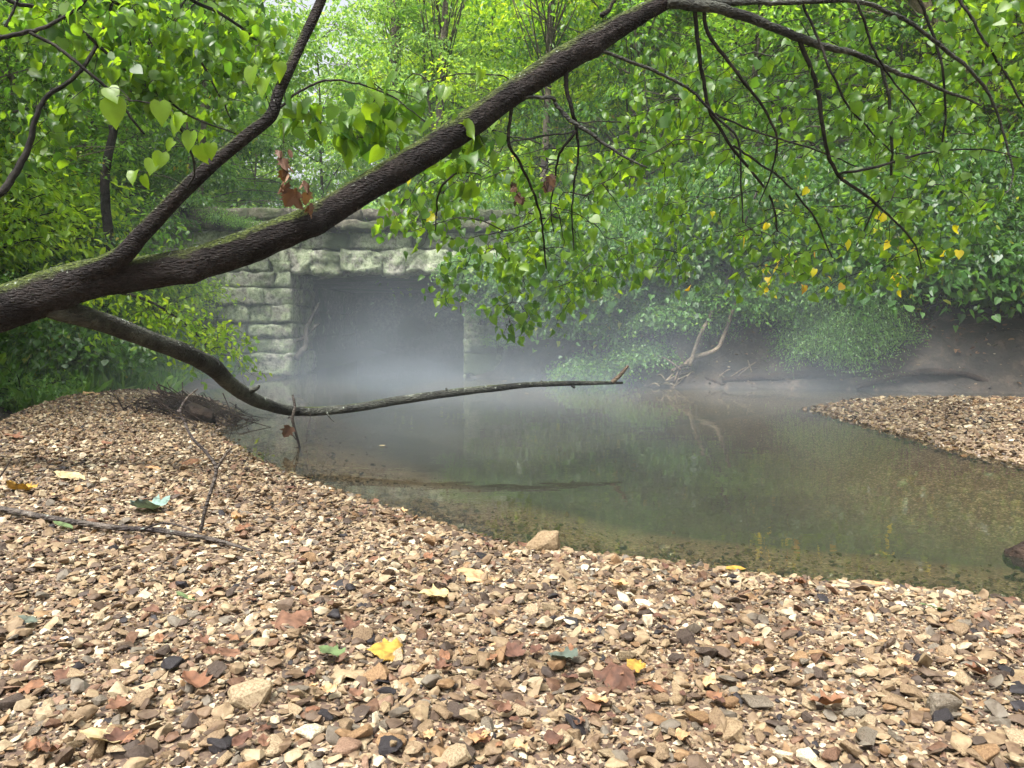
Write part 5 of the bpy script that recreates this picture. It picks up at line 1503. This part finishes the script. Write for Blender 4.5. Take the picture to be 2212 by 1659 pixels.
def fallen_leaf(px, py, wpx, colr, kind, label, curl=0.4, rz=None, water=False, tilt=0.15, group=None):
    z = 0.2
    for _ in range(4):
        q = PZ(px, py, z); z = (hz(q.x, q.y) + 0.012) if not water else 0.004
    s = wpx * q.y / F
    r_ = random.Random(int(px * 3 + py))
    cs = r_.choice((1, 1, -0.8))
    t, fl, tot = LT[kind]
    bm = bmesh.new()
    vs = [bm.verts.new(v) for v in t]
    k0 = 0
    for n_ in tot:
        bm.faces.new([vs[i] for i in fl[k0:k0 + n_]]); k0 += n_
    bmesh.ops.triangulate(bm, faces=list(bm.faces))
    bmesh.ops.subdivide_edges(bm, edges=list(bm.edges), cuts=3, use_grid_fill=True)
    for v in bm.verts:
        x_, y_ = v.co.x, v.co.y - 0.5
        v.co.z = curl * (x_ * x_ * 1.0 + 0.45 * y_ * y_) * cs + 0.3 * curl * noise.noise(Vector((x_ * 4, y_ * 4, px * 0.1))) + 0.12 * curl * noise.noise(Vector((x_ * 11, y_ * 11, px * 0.1))) + abs(x_) * 0.1
        v.co.y = y_
        v.co *= s
        v.co.z += 0.002
    if kind in ('lobed', 'heart'):
        # the stalk
        pass
    me_ = bpy.data.meshes.new("fallen_leaf")
    for f in bm.faces: f.smooth = True
    bm.to_mesh(me_); bm.free()
    at_ = me_.attributes.new("rnd", 'FLOAT', 'POINT'); at_.data.foreach_set("value", np.full(len(me_.vertices), r_.random(), dtype=np.float32))
    o = link("fallen_leaf", me_, LC[colr])
    o.location = (q.x, q.y, z + (0.004 if not water else 0.0))
    o.rotation_euler = (R(r_.uniform(-12, 12)) + tilt if not water else 0, R(r_.uniform(-15, 15)) if not water else 0, R(rz) if rz is not None else r_.uniform(0, 6.28))
    tag(o, label, "leaf", group)


for L_ in [
    (830, 1405, 72, 'yellow', 'lobed', "crumpled golden-yellow maple leaf in the middle gravel", .5, 100),
    (1325, 1458, 88, 'brown', 'lobed', "large curled brown leaf standing up in the foreground", .9, 80),
    (1412, 1492, 56, 'rust', 'oval', "small red-brown leaf right below the large brown leaf", .5, 70),
    (1370, 1440, 40, 'yellow', 'lobed', "tiny bright yellow leaf beside the large brown leaf", .5, 40),
    (1212, 1425, 60, 'grey', 'lobed', "dull grey-green leaf in the centre gravel", .4, 60),
    (1585, 1229, 55, 'yellow', 'oval', "yellow leaf floating at the water's edge", .05, 85, True),
    (315, 1098, 75, 'teal', 'lobed', "pale bluish green leaf behind the long stick", .5, 80),
    (42, 1060, 55, 'yellow', 'lobed', "golden leaf near the left edge of the gravel", .5, 80),
    (135, 1138, 50, 'green', 'oval', "green leaf lying just below the long stick", .1, 85),
    (2015, 1315, 60, 'green', 'oval', "green oval leaf in the right gravel near the water", .15, 80),
    (1025, 1245, 80, 'tan', 'lobed', "orange-tan leaf on the bar below the shoreline rock", .45, 80),
    (220, 1600, 95, 'cream', 'lobed', "pale yellow lobed leaf at bottom left", .2, 100),
    (415, 1475, 60, 'rust', 'lobed', "red-orange leaf in the left foreground gravel", .5, 60),
    (345, 1385, 40, 'rust', 'oval', "small rust leaf in the left gravel above the red-orange one", .6, 30),
    (400, 1295, 55, 'green', 'oval', "light green leaf lying left of the grey angular stone", .3, 80),
    (935, 1290, 60, 'cream', 'lobed', "creamy yellow leaf on the middle of the bar", .3, 95),
    (710, 1415, 55, 'green', 'lobed', "pale green leaf left of the golden maple leaf", .3, 70),
    (200, 850, 45, 'tan', 'lobed', "orange-brown leaf on the crest of the gravel mound", .5, 80),
    (625, 1340, 80, 'brown', 'lobed', "dark curled leaf above the golden maple leaf, to its left", .8, 85),
    (925, 1205, 40, 'rust', 'oval', "rust leaf on the bar near the upright tan stone", .5, 20),
    (1335, 1262, 50, 'tan', 'oval', "tan leaf at the shore between the glints", .6, 60),
    (1290, 1520, 55, 'tan', 'oval', "tan curled leaf below the large brown leaf", .7, 80),
    (1780, 1525, 70, 'rust', 'lobed', "rusty leaf in the right foreground gravel", .5, 75),
    (1615, 1395, 50, 'rust', 'oval', "curled orange-brown leaf in the right gravel", .9, 80),
    (150, 1030, 75, 'cream', 'oval', "pale leaf lying on the middle of the mound", .2, 85),
    (525, 1140, 35, 'rust', 'lobed', "rust leaf near the end of the long stick", .5, 50),
    (230, 960, 30, 'rust', 'oval', "small rust leaf on the mound above the upright twig", .4, 70),
    (25, 945, 35, 'rust', 'lobed', "orange-brown leaf at the mound's left edge", .4, 70),
    (330, 1012, 45, 'tan', 'oval', "tan leaf left of the upright twig's fork", .4, 70),
    (408, 1000, 40, 'rust', 'lobed', "rust leaf just left of the upright twig", .4, 50),
    (812, 1075, 26, 'brown', 'oval', "brown leaf on the shoreline where the bar narrows", .5, 20),
    (487, 955, 22, 'brown', 'oval', "brown leaf at the water near the drift pile", .5, 20),
    (960, 1420, 44, 'rust', 'oval', "small rust leaf right of the golden maple leaf", .4, 20),
    (55, 1345, 60, 'grey', 'oval', "dark olive leaf near the left edge", .3, 80),
    (1890, 1250, 60, 'tan', 'oval', "long tan leaf half in the water at right", .2, 88),
    (825, 963, 16, 'cream', 'oval', "tiny white leaf floating in the middle of the pond", .03, 85, True),
    (1090, 823, 12, 'cream', 'oval', "tiny pale leaf floating near the right abutment", .03, 85, True),
    (1138, 850, 10, 'cream', 'oval', "tiny pale leaf floating beyond the low branch", .03, 85, True),
]:
    fallen_leaf(*L_)
fl_ = random.Random(31)
for i in range(150):
    py = 870 + 760 * fl_.random() ** 1.1
    px = fl_.uniform(0, 2200)
    q = PZ(px, py, 0.15)
    if sdf(np.array([q.x]), np.array([q.y]), POND)[0] < 0.12 or sdf(np.array([q.x]), np.array([q.y]), BAR_LEFT)[0] < 0.1 or q.y > 7.5: continue
    c = fl_.choice(['brown', 'brown', 'tan', 'brown', 'rust'])
    reg = "mound" if py < 1000 else ("left gravel" if px < 740 else ("middle gravel" if px < 1475 else "right gravel"))
    fallen_leaf(px, py, fl_.uniform(0.018, 0.042) * F / q.y, c, fl_.choice(['oval', 'lobed', 'oval']), f"small curled {c} leaf scattered on the {reg}", fl_.uniform(.3, .9), None, False, .15, f"{c} leaves on the {reg}")

# ------------------------------------------------------------------ mist over the water, haze in the wood
def vol_mat(name, color, dens, an=0.2):
    m, N, L = new_mat(name)
    pv = N.new("ShaderNodeVolumePrincipled")
    pv.inputs['Color'].default_value = (*color, 1); pv.inputs['Density'].default_value = dens; pv.inputs['Anisotropy'].default_value = an
    out = N.new("ShaderNodeOutputMaterial"); L.new(pv.outputs[0], out.inputs['Volume'])
    return m


def mist_mat():
    m, N, L = new_mat("mist")
    tc = N.new("ShaderNodeTexCoord")
    sp = N.new("ShaderNodeSeparateXYZ"); L.new(tc.outputs['Object'], sp.inputs[0])
    def math_(op, a, b=None):
        n_ = N.new("ShaderNodeMath"); n_.operation = op
        for i_, q_ in enumerate((a, b)):
            if q_ is None: continue
            if isinstance(q_, (int, float)): n_.inputs[i_].default_value = q_
            else: L.new(q_, n_.inputs[i_])
        return n_.outputs[0]
    h = math_('EXPONENT', math_('MULTIPLY', sp.outputs['Z'], -1 / 0.78))
    mp = N.new("ShaderNodeMapping"); mp.inputs['Location'].default_value = (-0.2 / 7.2, -11.0 / 7.6, 0); mp.inputs['Scale'].default_value = (1 / 7.2, 1 / 7.6, 0)
    L.new(tc.outputs['Object'], mp.inputs['Vector'])
    ln = N.new("ShaderNodeVectorMath"); ln.operation = 'LENGTH'; L.new(mp.outputs[0], ln.inputs[0])
    fo = N.new("ShaderNodeMapRange"); fo.interpolation_type = 'SMOOTHSTEP'; fo.inputs[1].default_value = 0.28; fo.inputs[2].default_value = 1.0; fo.inputs[3].default_value = 1; fo.inputs[4].default_value = 0
    L.new(ln.outputs['Value'], fo.inputs[0])
    nz = N.new("ShaderNodeTexNoise"); nz.inputs['Scale'].default_value = 0.9; nz.inputs['Detail'].default_value = 2
    m2 = N.new("ShaderNodeMapping"); m2.inputs['Scale'].default_value = (1, 1, 1.8); L.new(tc.outputs['Object'], m2.inputs['Vector']); L.new(m2.outputs[0], nz.inputs['Vector'])
    nr = N.new("ShaderNodeMapRange"); nr.inputs[1].default_value = 0.3; nr.inputs[2].default_value = 0.7; nr.inputs[3].default_value = 0.3; nr.inputs[4].default_value = 1.7
    L.new(nz.outputs['Fac'], nr.inputs[0])
    d_ = math_('MULTIPLY', math_('MULTIPLY', h, fo.outputs[0]), math_('MULTIPLY', nr.outputs[0], 0.1))
    pv = N.new("ShaderNodeVolumePrincipled")
    pv.inputs['Color'].default_value = (0.76, 0.86, 1.0, 1); pv.inputs['Anisotropy'].default_value = 0.1
    L.new(math_('ADD', d_, 0.0), pv.inputs['Density'])
    out = N.new("ShaderNodeOutputMaterial"); L.new(pv.outputs[0], out.inputs['Volume'])
    return m


bm = bmesh.new(); bmesh.ops.create_cube(bm, size=1.0)
for v in bm.verts: v.co = Vector((v.co.x * 14.4 + 0.2, v.co.y * 15.2 + 11.0, v.co.z * 3.8 + 1.8))
me_ = bpy.data.meshes.new("mist"); bm.to_mesh(me_); bm.free()
o = link("mist", me_, mist_mat())
tag(o, "bluish mist lying on the water and filling the culvert mouth", "mist", kind="stuff")

bm = bmesh.new(); bmesh.ops.create_cube(bm, size=1.0)
for v in bm.verts: v.co = Vector((v.co.x * 240, v.co.y * 240 + 30, v.co.z * 36 + 14))
me_ = bpy.data.meshes.new("haze"); bm.to_mesh(me_); bm.free()
hzo = link("haze", me_, vol_mat("haze", (0.9, 0.95, 0.92), 0.0012, 0.3))
tag(hzo, "thin damp air paling the woods beyond the bridge", "haze", kind="stuff")
